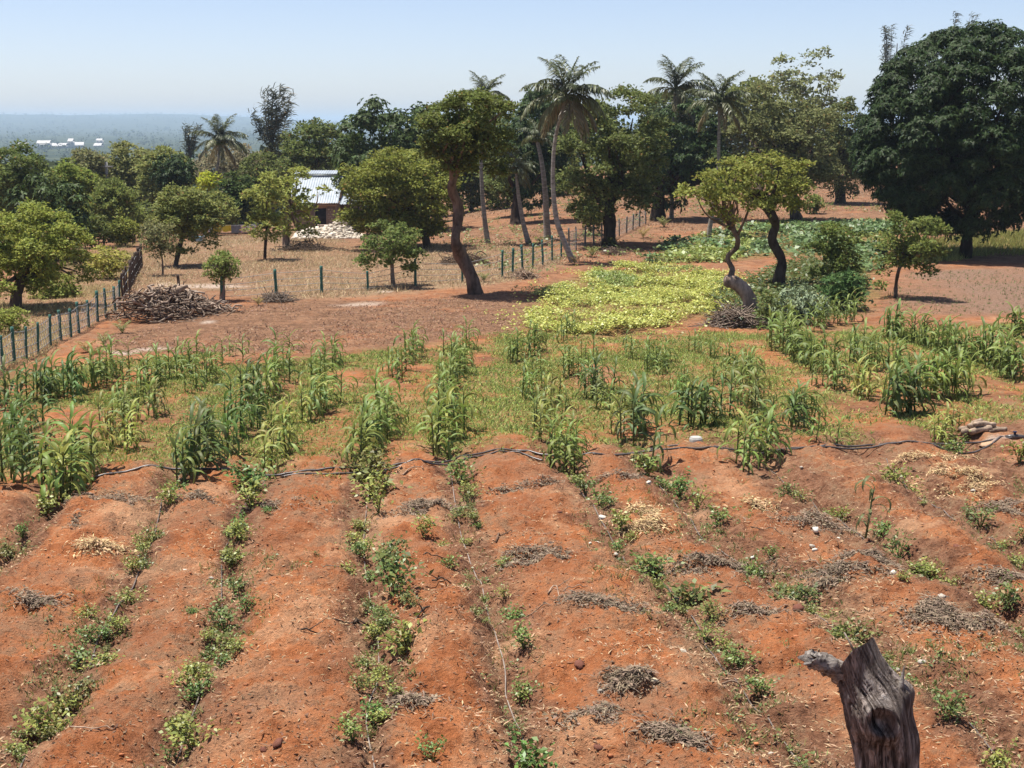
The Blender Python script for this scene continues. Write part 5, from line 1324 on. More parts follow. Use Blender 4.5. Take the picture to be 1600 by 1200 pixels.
# (from, to, number, tone, height, where)
CLUMPS = [
    ((12, 790), (34, 712), 8, 'd', 1.05, "in the dark clump cut by the left edge, nearest the pipe"),
    ((75, 800), (118, 728), 13, 'm', 1.1, "in the tall clump standing at the top of the first bare ridge"),
    ((165, 712), (205, 690), 5, 'y', .8, "in the small pale group right of the tall clump"),
    ((-5, 700), (62, 660), 7, 'd', .9, "in the dark group behind the left-edge clump"),
    ((282, 762), (330, 715), 10, 'd', 1.1, "in the dense square clump rising straight from the end of the pipe"),
    ((355, 695), (400, 655), 7, 'd', .95, "in the group just right of and behind the dense square clump"),
    ((418, 745), (450, 690), 5, 'y', .95, "in the bright group over the pipe, right of the square clump"),
    ((-5, 640), (110, 612), 12, 'd', .9, "in the dark band along the upper left edge of the field"),
    ((90, 632), (185, 588), 13, 'd', .95, "in the thickest dark band below the green fence posts"),
    ((178, 640), (250, 590), 8, 'm', .85, "in the loose row right of the thickest dark band"),
    ((165, 680), (240, 645), 8, 'l', .75, "scattered thinly above the first red ridges"),
    ((252, 605), (300, 570), 8, 'd', .8, "in the far dark group below the woodpile"),
    ((295, 620), (335, 585), 5, 'm', .75, "in the thin group right of the far dark one"),
    ((340, 585), (372, 556), 4, 'm', .7, "at the field's far edge, below the pollarded shrub"),
    ((375, 650), (405, 610), 8, 'd', .95, "in the dark knot in the middle of the third row"),
    ((420, 630), (442, 570), 12, 'm', .9, "in the long clump of the third row reaching the bare soil"),
    ((455, 660), (518, 632), 9, 'm', .85, "in the clump left of the big bushy middle one"),
    ((488, 612), (522, 560), 9, 'm', .8, "in the far clump at the end of the fourth row"),
    ((555, 738), (600, 655), 17, 'm', 1.0, "in the biggest bushy clump, at the pipe in the middle left"),
    ((610, 600), (650, 548), 11, 'd', .85, "in the dark far clump between the two middle rows"),
    ((688, 722), (706, 645), 13, 'm', .95, "in the narrow tall clump at the pipe, below the leaning cashew"),
    ((676, 640), (722, 566), 14, 'm', .85, "in the long row behind the narrow tall clump"),
    ((705, 560), (722, 540), 4, 'd', .8, "at the far end of the row below the leaning cashew"),
    ((800, 566), (840, 545), 10, 'd', .85, "in the dark far clump below the yellow patch's left corner"),
    ((812, 610), (835, 578), 6, 'y', .65, "in the low pale group under the dark far clump"),
    ((832, 668), (872, 630), 6, 'm', .75, "in the thin group behind the leaning pipe-side clump"),
    ((862, 740), (912, 712), 9, 'm', .85, "in the clump standing across the pipe, right of the wide bare ridge"),
    ((882, 590), (915, 560), 7, 'y', .7, "in the pale row below the middle of the yellow patch"),
    ((915, 630), (955, 612), 7, 'd', .8, "in the round dark tuft alone in mid-field"),
    ((870, 540), (895, 512), 5, 'm', .7, "right at the lower edge of the yellow patch"),
    ((970, 702), (995, 668), 6, 'd', 1.05, "in the tall dark drooping tuft behind the pipe"),
    ((945, 690), (965, 665), 3, 'y', .6, "in the yellow low group beside the tall dark tuft"),
    ((985, 550), (1040, 590), 9, 'm', .7, "in the thin row right of the yellow patch's lower end"),
    ((1040, 620), (1080, 600), 4, 'y', .6, "in the low pale scatter in front of the thin row"),
    ((1078, 672), (1135, 655), 8, 'd', .95, "in the dark upright group behind the grey concrete block"),
    ((1135, 605), (1182, 588), 8, 'd', .75, "in the dark tuft above the grey concrete block"),
    ((1160, 748), (1205, 700), 9, 'm', .9, "in the clump hiding the pipe right of the concrete block"),
    ((1195, 690), (1275, 662), 11, 'd', .9, "in the wide group behind the clump that hides the pipe"),
    ((1292, 700), (1305, 690), 2, 'l', .7, "standing thin and alone by the pipe on the right"),
    ((1222, 548), (1290, 592), 13, 'd', .9, "in the dark slanting row before the pale-leaved cassava"),
    ((1292, 600), (1372, 632), 9, 'y', .75, "in the pale end of the slanting row"),
    ((1330, 560), (1400, 596), 10, 'm', .85, "in the second slanting row from the crooked trees"),
    ((1388, 652), (1425, 640), 6, 'd', .9, "in the dark knot at the front of the second slanting row"),
    ((1430, 630), (1505, 612), 12, 'm', .9, "in the wide front group of the right-hand field"),
    ((1440, 690), (1502, 672), 6, 'y', .7, "in the yellowish group beside the small firewood pile"),
    ((1375, 525), (1450, 540), 12, 'm', .85, "in the back row before the tilled plot"),
    ((1455, 545), (1535, 575), 14, 'm', .9, "in the third slanting row at the right"),
    ((1535, 565), (1610, 600), 12, 'm', .95, "in the dense corner at the right edge of the field"),
    ((1560, 525), (1620, 530), 8, 'l', .85, "in the light row behind the dense right corner"),
    ((1205, 550), (1240, 515), 7, 'l', .85, "in the light group in front of the crooked trees"),
    ((1262, 520), (1330, 500), 7, 'l', .85, "in the light row along the foot of the dark bushes"),
    ((866, 706), (845, 672), 5, 'm', .75, "in the thin stretch joining the pipe-side clump to the row behind it"),
    ((832, 630), (816, 604), 5, 'm', .7, "in the thin stretch above the low pale group"),
    ((968, 662), (938, 632), 5, 'm', .7, "in the thin stretch leading to the round dark tuft"),
    ((912, 606), (898, 584), 5, 'l', .7, "in the thin stretch behind the round dark tuft"),
    ((1088, 650), (1052, 612), 6, 'm', .7, "in the thin stretch behind the dark upright group"),
    ((1036, 596), (1008, 560), 6, 'm', .7, "in the thin row running back towards the yellow patch"),
    ((1190, 656), (1152, 615), 6, 'm', .75, "in the thin stretch behind the wide group"),
    ((1070, 545), (1160, 575), 9, 'm', .6, "in the low row below the twig heap"),
]
tot = sum(c[2] for c in CLUMPS)
rng = np.random.default_rng(55)
plants = []
for ci, (p0, p1, n, tone, hgt, where) in enumerate(CLUMPS):
    g0, g1 = G(*p0), G(*p1)
    n = int(round(n * (1.45 if p0[0] > 1180 and p0[1] < 660 else 1.2)))
    for q in range(n):
        f = (q + rng.uniform(0.1, 0.9)) / n
        p = g0 + (g1 - g0) * f
        w = abs(p1[0] - p0[0])
        p = p + np.array([rng.normal() * 0.13, rng.normal() * 0.12, 0])
        plants.append((p[1], p, ci))
plants.sort(key=lambda t: t[0])
extra = MB()
for q, (yy, p, ci) in enumerate(plants):
    _, _, n, tone, hgt, where = CLUMPS[ci]
    tn, col = TONES[tone]
    f = rng.uniform(0.82, 1.15) * hgt * (1.16 if CLUMPS[ci][0][0] > 1180 and CLUMPS[ci][0][1] < 660 else 1.0)
    col = tuple(c * rng.uniform(0.85, 1.2) for c in col)
    if rng.random() < 0.12: col = TONES['y'][1] if tone != 'd' else TONES['m'][1]
    z = float(h_full(p[0], p[1]))
    ri = int(rng.integers(0, len(RECIPES)))
    rz = rng.normal() * 0.5
    lab = "maize plant " + where
    if q >= 300:
        mvs = np.empty(len(WHOLE[ri].vertices) * 3, np.float32); WHOLE[ri].vertices.foreach_get("co", mvs); mvs = mvs.reshape(-1, 3).astype(float)
        fq = np.empty(len(WHOLE[ri].loops), np.int32); WHOLE[ri].loops.foreach_get("vertex_index", fq)
        ls = [pl.vertices[:] for pl in WHOLE[ri].polygons]
        ca, sa = math.cos(rz), math.sin(rz)
        Vv = (mvs * f * 0.85) @ np.array([[ca, -sa, 0], [sa, ca, 0], [0, 0, 1]]).T + np.array([p[0], p[1], z])
        extra.add(Vv, [v for v in ls if len(v) == 4], [v for v in ls if len(v) == 3])
        continue
    s = f * 0.85
    if p[1] < 24.5:
        o = thing("maize_plant", lab, "maize plant", (p[0], p[1], z), rz, "maize plants in the field")
        o.scale = (s, s, s); o.rotation_euler = (rng.normal() * 0.05, 0.04 + rng.normal() * 0.05, rz)
        put("stem", STEM, o)
        for k, zz, a, sc in RECIPES[ri]:
            put("leaf", LEAF_M[k], o, (0, 0, zz), (rng.normal() * 0.12, 0, a + rng.normal() * 0.15), sc, col)
    else:
        put("maize_plant", WHOLE[ri], None, (p[0], p[1], z), (rng.normal() * 0.05, 0.04, rz), s, col, lab, "maize plant", "maize plants in the field")
if extra.n:
    put("maize_stand", extra.mesh("maize_stand", M_MAIZE, True), color=TONES['m'][1], kind="stuff", label="the farthest maize plants of the field")
# two lone drooping plants on the near side of the pipe
for (u, v), n, hgt, col, lab, st in (((1016, 730), 2, .95, TONES['d'][1], "lone dark maize plant bent over the pipe", 5), ((1352, 848), 1, .85, (0.13, 0.15, 0.06), "wilting lone maize plant with torn leaves on the bare right-hand ridges", 3)):
    g = ground(u, v)
    o = thing("maize_plant", lab, "maize plant", g, 0.2, "maize plants in the field")
    o.scale = (hgt * 0.98,) * 3; o.rotation_euler = (0, 0.12, 0.2)
    put("stem", STEM, o)
    for k, zz, a, sc in RECIPES[st]:
        k2 = 5 if n == 1 else k
        put("leaf", LEAF_M[k2], o, (0, 0, zz * 1.15), (0, 0, a * (0.3 if n == 1 else 1)), sc * (0.8 if n == 1 else 1.0), col)

# ------------------------------------------------------------------ leafy seedlings in the furrows
def seedling_parts(seed, wide=0.22, tall=0.3, n=150, ls=0.05):
    rng = np.random.default_rng(seed)
    st, lv = MB(), MB()
    for q in range(6):
        a = rng.uniform(0, 6.28); rr = wide * rng.uniform(0.2, 0.9); h = tall * rng.uniform(0.6, 1.0)
        P = catmull([[0, 0, -0.03], [math.cos(a) * rr * .4, math.sin(a) * rr * .4, h * .5], [math.cos(a) * rr, math.sin(a) * rr, h]], 6)
        st.add(*tube(P, np.linspace(0.006, 0.0025, 6), 4, False))
        m = n // 6
        t = rng.uniform(0.3, 1.0, m)
        B = np.stack([np.interp(t, np.linspace(0, 1, 6), P[:, k]) for k in range(3)], 1) + rng.normal(size=(m, 3)) * np.array([.055, .055, .04]) * wide / 0.22
        B[:, 2] = np.maximum(B[:, 2], 0.015)
        D = norm(np.column_stack([rng.normal(size=(m, 2)) + 0.5 * np.array([math.cos(a), math.sin(a)]), rng.normal(size=m) * 0.5 + 0.25]))
        N_ = norm(np.column_stack([rng.normal(size=(m, 2)) * 0.6, np.ones(m)]))
        V, Q = leaf_quads(B, D, N_, ls * rng.uniform(0.7, 1.3, m), ls * 0.6 * rng.uniform(0.8, 1.2, m), 0.12, 0.12)
        lv.add(V, Q)
    return st.mesh("stem", M_STEM), lv.mesh("foliage", M_SEED)
SEEDS = [seedling_parts(400 + q, *sp) for q, sp in enumerate([(0.22, 0.30, 170, .052), (0.26, 0.26, 200, .05), (0.16, 0.34, 130, .055), (0.24, 0.20, 140, .06), (0.20, 0.32, 100, .05), (0.28, 0.30, 230, .055)])]
FNAME = ["furrow at the left edge", "furrow whose drip line leaves by the corner", "second drip-line furrow from the left", "furrow under the biggest maize clump", "middle furrow with the pale drip line", "furrow slanting down to the stump", "furrow bending past the stump", "furrow slanting across the right side", "furrow in the right corner"]
SEEDL = [
    (0, [(20, 868, 46), (36, 842, 34)]),
    (1, [(72, 1148, 75), (110, 1082, 62), (122, 1035, 62), (135, 1000, 46), (188, 985, 42), (140, 965, 36), (207, 893, 36), (225, 868, 34), (240, 842, 40), (268, 806, 46), (72, 812, 55), (285, 785, 40)]),
    (2, [(300, 1178, 76), (262, 1172, 40), (292, 1085, 55), (345, 1062, 42), (345, 1022, 60), (352, 978, 66), (386, 962, 42), (366, 925, 44), (362, 880, 48), (372, 850, 44), (392, 805, 66), (402, 770, 66), (378, 828, 40)]),
    (3, [(578, 1142, 56), (560, 1112, 40), (634, 1045, 80), (606, 1002, 44), (600, 985, 34), (612, 958, 80), (600, 885, 54), (572, 862, 46), (592, 805, 52), (580, 775, 80), (580, 748, 72), (572, 905, 36), (640, 975, 34)]),
    (4, [(845, 1196, 90), (676, 1198, 55), (812, 1090, 50), (818, 1038, 52), (800, 968, 46), (702, 893, 36), (730, 800, 50), (716, 762, 52), (660, 845, 46), (735, 775, 36), (805, 1150, 40), (690, 860, 26)]),
    (5, [(915, 778, 46), (938, 802, 50), (968, 838, 50), (1006, 903, 66), (1068, 950, 96), (1133, 1018, 44), (966, 862, 30), (1110, 975, 44), (900, 762, 36)]),
    (6, [(1012, 750, 72), (1062, 782, 56), (1088, 802, 52), (1120, 834, 50), (1182, 898, 46), (1240, 938, 60), (1328, 1004, 70), (1215, 915, 40), (1040, 765, 36)]),
    (7, [(1400, 768, 46), (1425, 770, 42), (1375, 836, 44), (1405, 872, 52), (1455, 898, 50), (1230, 782, 36), (1252, 788, 30), (1310, 806, 40), (1412, 940, 26)]),
    (8, [(1532, 828, 60), (1572, 958, 64), (1478, 1150, 62), (1560, 1200, 66), (1592, 742, 50), (1495, 710, 46), (1510, 812, 30), (1600, 850, 40)]),
]
ORD = ["nearest", "second nearest", "third nearest", "fourth nearest", "fifth nearest", "sixth nearest", "seventh nearest", "eighth nearest", "ninth nearest", "tenth nearest", "eleventh nearest", "twelfth nearest", "farthest"]
for fi, lst in SEEDL:
    lst = sorted(lst, key=lambda t: -t[1])
    for q, (u, v, w) in enumerate(lst):
        g = ground(u, v - 0.12 * w)
        ww = 1.25 * w * mpp(g[1]) / 0.48
        k = int(rng.integers(0, len(SEEDS)))
        adj = "bushy" if w > 58 else ("small" if w < 42 else "leafy")
        yel = rng.random() < 0.3
        o = thing("leafy_seedling", "%s green seedling, %s in the %s" % (adj, ORD[q], FNAME[fi]), "seedling", g, rng.uniform(0, 6.28), "leafy seedlings in the furrows")
        o.scale = (ww, ww, ww * rng.uniform(0.85, 1.1))
        put("stem", SEEDS[k][0], o)
        put("foliage", SEEDS[k][1], o, color=(0.25, 0.28, 0.065) if yel else (0.15 * rng.uniform(.85, 1.25), 0.20 * rng.uniform(.9, 1.2), 0.055))

for fi, fidx, cnt in ((1, 2, 16), (2, 3, 18), (3, 4, 18), (4, 5, 12), (5, 6, 12), (6, 7, 9), (7, 8, 8), (8, 9, 6)):
    fc = FUR[fidx]
    ylo = max(9.6, fc[1][1]); yhi = pipe_y(np.interp(17, fc[:, 1], fc[:, 0])) - 0.6
    for q in range(cnt):
        yy = 1.0 / rng.uniform(1 / yhi, 1 / ylo)
        xx = float(np.interp(yy, fc[:, 1], fc[:, 0])) + rng.normal() * 0.10
        k = int(rng.integers(0, len(SEEDS)))
        sc_ = rng.uniform(0.28, 0.75)
        o = thing("leafy_seedling", "small extra seedling filling the %s" % FNAME[fi], "seedling", (xx, yy, float(h_full(xx, yy))), rng.uniform(0, 6.28), "leafy seedlings in the furrows")
        o.scale = (sc_, sc_, sc_ * rng.uniform(0.6, 1.0))
        put("stem", SEEDS[k][0], o)
        put("foliage", SEEDS[k][1], o, color=(0.25, 0.28, 0.065) if rng.random() < 0.3 else (0.15 * rng.uniform(.85, 1.3), 0.20 * rng.uniform(.9, 1.2), 0.055))

# ------------------------------------------------------------------ pipes
M_PIPE = plain_mat("black_polythene", (0.03, 0.027, 0.026), (0.13, 0.11, 0.10), 9, 0.35, 0.1, spec=0.6)
M_DRIP = plain_mat("dusty_drip_tube", (0.06, 0.05, 0.045), (0.22, 0.18, 0.155), 7, 0.5, 0.1)
M_DRIP2 = plain_mat("pale_drip_tube", (0.15, 0.12, 0.10), (0.33, 0.28, 0.24), 7, 0.55, 0.1)
def hose(name, label, px, r, mat, cat, n=200, lift=1.0, sm=9):
    g = np.array([G(u, v)[:2] for u, v in px])
    P = catmull(np.column_stack([g, np.zeros(len(g))]), n)
    z = h_full(P[:, 0], P[:, 1])
    zs = np.convolve(np.pad(z, sm // 2, mode='edge'), np.ones(sm) / sm, 'valid')[:n]
    zs = np.maximum(zs, z); k5 = 7; zs = np.convolve(np.pad(zs, k5 // 2, mode='edge'), np.ones(k5) / k5, 'valid')[:n]
    P[:, 2] = zs + r * lift
    o = P[0].copy()
    return put(name, MB().add(*tube(P - o, r, 7)).mesh(name, mat, True), None, o, label=label, cat=cat)
hose("water_pipe", "black water pipe running across the whole field between bare ridges and maize", PIPE_PX[2:-1], 0.0155, M_PIPE, "pipe", 320, 1.0, 31)
hose("water_pipe", "second black pipe joining the long one at the tap end on the right", [(926, 721), (1010, 716), (1100, 714), (1200, 709), (1300, 706), (1400, 703), (1480, 705), (1540, 698), (1583, 689)], 0.015, M_PIPE, "pipe", 200, 1.0, 31)
hose("water_pipe", "short doubled stretch of black pipe left of the wide bare ridge", [(440, 745), (560, 739), (640, 733), (700, 727), (738, 720), (800, 714), (848, 718)], 0.014, M_PIPE, "pipe", 140, 1.0, 31)
g = ground(1585, 689)
o = thing("pipe_joint", "dark pipe joint with a tap where the two black pipes meet", "tap", g)
put("coupling", MB().add(*tube(np.array([[-.14, 0, .04], [-.05, 0, .045], [.05, 0, .045], [.14, 0, .04]]), [.03, .04, .04, .03], 9)).mesh("coupling", M_PIPE, True), o)
put("valve", MB().add(*tube(np.array([[0, 0, .06], [0, 0, .11], [.0, 0, .13]]), [.02, .02, .035], 8)).mesh("valve", M_BLUE, True), o)
hose("drip_line", "dark drip line leaving the photo by its lower left corner", [(20, 1225), (75, 1135), (130, 1040), (165, 965), (200, 920), (226, 868), (244, 820), (262, 780), (290, 742)], 0.007, M_DRIP, "drip line", 220)
hose("drip_line", "drip line along the second furrow, left of the widest ridge", [(230, 1235), (262, 1190), (318, 1080), (350, 1000), (346, 920), (352, 860), (388, 780), (420, 735)], 0.007, M_DRIP, "drip line", 220)
hose("drip_line", "pale drip line hanging down the furrow under the biggest maize clump", [(595, 1240), (578, 1170), (573, 1130), (588, 1090), (592, 1030), (586, 960), (572, 890), (568, 840), (572, 790), (580, 735)], 0.006, M_DRIP2, "drip line", 220)
hose("drip_line", "thin pale drip line down the middle furrow", [(840, 1240), (818, 1150), (792, 1075), (788, 1040), (768, 970), (752, 905), (740, 880), (718, 820), (708, 760), (702, 728)], 0.006, M_DRIP2, "drip line", 220)
hose("drip_line", "drip line snaking down to the cut stump", [(1330, 1230), (1262, 1170), (1200, 1115), (1150, 1060), (1105, 1010), (1088, 965), (1030, 900), (985, 880), (962, 845), (930, 805), (892, 745)], 0.007, M_DRIP, "drip line", 220)
hose("drip_line", "drip line passing behind the cut stump", [(1560, 1180), (1440, 1075), (1360, 1025), (1290, 975), (1240, 935), (1180, 882), (1105, 848), (1070, 800), (1035, 765), (1006, 735)], 0.007, M_DRIP, "drip line", 220)
hose("drip_line", "drip line slanting across the right side of the ridges", [(1640, 1010), (1560, 960), (1525, 925), (1470, 900), (1430, 880), (1380, 850), (1310, 812), (1255, 775), (1205, 728)], 0.007, M_DRIP, "drip line", 220)
hose("drip_line", "short drip line in the upper right furrow", [(1650, 900), (1590, 870), (1545, 840), (1500, 815), (1450, 785), (1400, 745), (1385, 715)], 0.007, M_DRIP, "drip line", 160)

# ------------------------------------------------------------------ heaps of pulled, dried weeds
def weed_heap(uv, wpx, hpx, n, col, label, seed, straw=False):
    rng = np.random.default_rng(seed)
    g = ground(*uv); w = wpx * mpp(g[1]) / 2
    n = int(n * 2.2)
    wy = max(0.14, hpx * mpp(g[1]) * 1.9)
    nb = int(rng.integers(3, 6)); bx = rng.uniform(-0.75, 0.75, nb) * w; by = rng.normal(size=nb) * wy * 0.55; bs = rng.uniform(0.18, 0.5, nb)
    bi = rng.choice(nb, n, p=bs / bs.sum()); far_ = np.where(rng.random(n) < 0.15, 2.2, 1.0)
    x = bx[bi] + rng.normal(size=n) * w * bs[bi] * far_; yd = by[bi] + rng.normal(size=n) * wy * bs[bi] * 1.3 * far_
    rag = fbm((g[0] + x) * 3.2, (g[1] + yd) * 3.2, 2, 77) + 0.15
    k_ = rag > -0.12
    x, yd = x[k_], yd[k_]; n = len(x)
    rr = np.exp(-(x / (w * 0.6)) ** 2 - (yd / wy) ** 2)
    z = h_full(g[0] + x, g[1] + yd) - g[2] + rng.random(n) * (0.015 + 0.05 * rr) * (1.6 if straw else 1)
    P = np.stack([x, yd, z + 0.008], 1)
    a = rng.uniform(0, 6.28, n)
    D = np.stack([np.cos(a), np.sin(a), rng.normal(size=n) * 0.2], 1)
    ln = rng.uniform(0.04, 0.13, n) * (1.2 if straw else 1)
    wd = rng.uniform(0.004, 0.011, n); lf = rng.random(n) < 0.35; wd[lf] = rng.uniform(0.012, 0.028, lf.sum()); ln[lf] *= 0.55
    V, Q = leaf_quads(P, D, rng.normal(size=(n, 3)) * 0.5 + np.array([0, 0, 1]), ln, wd, 0.12, 0.08)
    o = thing("weed_heap", label, "weed heap", g, 0, "heaps of dried weeds")
    put("straw", MB().add(V, Q).mesh("straw", M_STRAW), o, color=col, kind="stuff")
GW = (0.235, 0.18, 0.125); GT = (0.50, 0.37, 0.20); GD = (0.215, 0.165, 0.115)
for q, (u, v, w, h, c, lb) in enumerate([
    (40, 952, 90, 14, GW, "grey mat of dead weeds at the left edge, halfway down"),
    (180, 796, 105, 9, GW, "thin grey weed mat on the crest of the first red ridge"),
    (142, 863, 88, 13, GT, "straw-coloured weed heap on the first red ridge, below the thin mat"),
    (130, 826, 34, 6, GD, "tiny dark tuft of dead weeds on the first red ridge"),
    (452, 795, 110, 9, GW, "grey weed mat crossing the top of the widest ridge"),
    (655, 795, 130, 16, GW, "wide grey weed mat left of the middle furrow"),
    (850, 882, 110, 18, GW, "grey weed heap on the bright ridge in the middle"),
    (946, 966, 115, 13, GD, "dark grey weed mat below the bright bare patch in the middle"),
    (1120, 892, 160, 16, GD, "broad dark weed mat between the two bushiest right-hand furrows"),
    (1005, 812, 66, 9, GT, "small yellow straw heap near the white pebbles"),
    (1025, 830, 84, 14, GT, "rounded straw heap right of the middle"),
    (1178, 800, 66, 9, GT, "yellow straw heap below the concrete block"),
    (985, 1086, 100, 14, GW, "weed mat holding a pale stone, lower middle"),
    (1045, 1160, 130, 22, GD, "dark weed mat at the bottom, left of the stump"),
    (935, 1142, 100, 9, GD, "narrow dark weed strip at the bottom middle"),
    (1490, 990, 170, 22, GW, "large grey weed mat right of the stump"),
    (1310, 912, 190, 20, GD, "dark weed mat beside the bright bare patch on the right"),
    (1345, 890, 80, 13, GD, "dark weed heap just above the long dark mat on the right"),
    (1500, 757, 100, 18, GT, "yellow straw mound at the upper right"),
    (1560, 800, 100, 15, GW, "grey weed heap at the right edge, under the straw mound"),
    (1575, 915, 80, 13, GD, "dark weed mat at the right edge, halfway down"),
    (1175, 968, 95, 9, GD, "thin dark weed mat left of the bushy plant row"),
    (820, 765, 100, 8, GW, "thin weed mat at the top of the bright ridge"),
    (960, 760, 66, 11, GW, "grey weed mat below the clump across the pipe"),
    (1290, 825, 110, 13, GW, "grey-brown weed mat by the wilting maize"),
    (1430, 730, 120, 9, GT, "thin straw scatter below the pipe on the right"),
    (640, 1120, 70, 10, GW, "small weed mat near the bottom of the middle furrow"),
    (310, 795, 60, 7, GW, "thin weed scatter between the two left drip lines")]):
    weed_heap((u, v), w, h, int(70 + w * h * 0.42), c, lb, 600 + q, c is GT)

# ------------------------------------------------------------------ stones, clods and sticks
rng = np.random.default_rng(13)
def stone_mesh(seed, flat=0.65, ns=9):
    r_ = np.random.default_rng(seed)
    z = np.array([-0.95, -0.5, 0.1, 0.6, 0.92]); rr = np.sqrt(1 - z ** 2)
    P = np.stack([0 * z, 0 * z, z * flat], 1)
    V, Q, T = tube(P, rr, ns)
    V = V * (1 + 0.16 * r_.normal(size=(len(V), 1))) * np.array([1.25, 0.9, 1])
    return MB().add(V, Q, T).mesh("stone", M_STONE, True)
STN = [stone_mesh(q) for q in range(5)]
WH, GRS, RD = (1.1, 1.1, 1.08), (0.75, 0.72, 0.68), (0.28, 0.12, 0.09)
for q, (u, v, w, c, lb) in enumerate([
    (1013, 766, 12, WH, "white round pebble above the yellow straw heaps"), (941, 813, 14, WH, "white stone lying on the drip line right of the bright ridge"), (932, 844, 11, WH, "oval pale stone right of the grey weed heap"), (939, 873, 14, WH, "flat white stone above the bright bare patch"), (962, 872, 9, GRS, "little white chip right of the flat white stone"), (922, 859, 6, WH, "tiny white chip left of the pale oval stone"),
    (1274, 838, 13, WH, "white round stone on the dark weed mat left of the wilting maize"), (1272, 879, 9, WH, "small white pebble below the white round stone"), (1269, 867, 9, GRS, "grey chip just above the small white pebble"), (1395, 918, 13, WH, "flat white stone at the edge of the bright bare patch on the right"), (1309, 905, 13, GRS, "pale broken stone on the long dark weed mat"), (1469, 957, 16, GRS, "pale elongated stone above the large grey weed mat"), (1405, 767, 7, WH, "white pebble between two leafy plants at the upper right"), (1252, 740, 8, GRS, "grey-white pebble near the clump that hides the pipe"),
    (1440, 1048, 15, GRS, "pale stone just right of the stump's top"), (1022, 1089, 16, (1.0, .9, .72), "cream stone on the lower middle weed mat"), (940, 1090, 14, GRS, "flat pale chip left of the cream stone"), (1068, 1029, 14, GRS, "pale and dark split stone on the bright lower ridge"), (1022, 1040, 8, (.7, .45, .36), "small pinkish stone left of the split stone"), (1176, 868, 9, WH, "white pebble in the furrow right of the dark weed mat"), (1402, 1052, 10, GRS, "dull stone behind the stump's right shoulder"),
    (330, 900, 9, GRS, "grey pebble in the second furrow from the left"), (290, 893, 7, WH, "white pebble left of the grey one in the left furrows"), (1206, 1165, 14, GRS, "pale flat stone left of the stump's foot"), (1205, 984, 9, GRS, "grey pebble left of the bush before the stump"), (1520, 772, 9, GRS, "grey pebble under the straw mound"), (1492, 828, 9, GRS, "grey pebble left of the seedling in the upper right"), (720, 872, 8, (.9, .75, .6), "cream pebble in the middle furrow"), (1310, 840, 7, WH, "small white chip by the drip line near the wilting maize"), (1265, 1170, 10, GRS, "small grey stone by the stump's left side"),
    (960, 936, 14, RD, "dark red lump of earth below the bright bare patch"), (905, 1055, 22, RD, "dark red clod on the lower left slope of the bright ridge"), (935, 1176, 16, RD, "dark red clod at the bottom middle"), (1494, 873, 14, RD, "dark red clod standing on the right-hand slope"), (435, 1188, 24, RD, "biggest dark clod at the bottom left of the middle"), (412, 1186, 14, RD, "dark clod left of the biggest one"), (1246, 965, 20, RD, "broken dark red clod by the drip line left of the stump"), (235, 932, 14, RD, "red clod in the left furrow by the drip line"), (465, 1065, 8, RD, "small dark clod on the widest ridge"), (875, 815, 9, RD, "little dark clod on the bright ridge's upper slope"), (1427, 743, 8, RD, "small dark clod near the upper right seedlings"), (860, 757, 8, RD, "small dark clod at the top of the bright ridge"), (1100, 725, 9, RD, "small dark clod under the pipe near the concrete block"), (195, 862, 9, RD, "small dark clod between the first ridge and its furrow")]):
    g = ground(u, v); r_ = w * mpp(g[1]) / 2.3
    put("soil_clod" if c is RD else "stone", STN[q % 5], None, g + np.array([0, 0, r_ * 0.25]), (rng.normal() * 0.2, rng.normal() * 0.2, rng.uniform(0, 6.28)), r_, c, lb, "clod of earth" if c is RD else "stone", "clods of earth" if c is RD else "stones on the soil")

def stick(label, pts, r, seed, col=(1, 1, 1), cat="stick", lift=0.02, fork=0):
    rng = np.random.default_rng(seed)
    g = np.array([ground(u, v) for u, v in pts]); o = g[0].copy()
    P = catmull(g - o, 10); P[:, 2] = h_full(P[:, 0] + o[0], P[:, 1] + o[1]) - o[2] + r + lift * np.sin(np.linspace(0, np.pi, 10))
    mb = MB().add(*tube(P, np.linspace(r, r * 0.5, 10) * (1 + .15 * rng.normal(size=10)), 6))
    for q in range(fork):
        b = P[int(rng.integers(3, 8))]; d = np.array([rng.normal() * 0.1, rng.normal() * 0.12, rng.uniform(0.02, 0.12)])
        mb.add(*tube(np.array([b, b + d * .5, b + d]), [r * .6, r * .45, r * .2], 5))
    put("stick", mb.mesh("stick", M_TWIG, True), None, o, color=col, label=label, cat=cat, group="sticks and roots on the soil")
DKW = (0.4, 0.36, 0.33); LTW = (1.5, 1.35, 1.2)
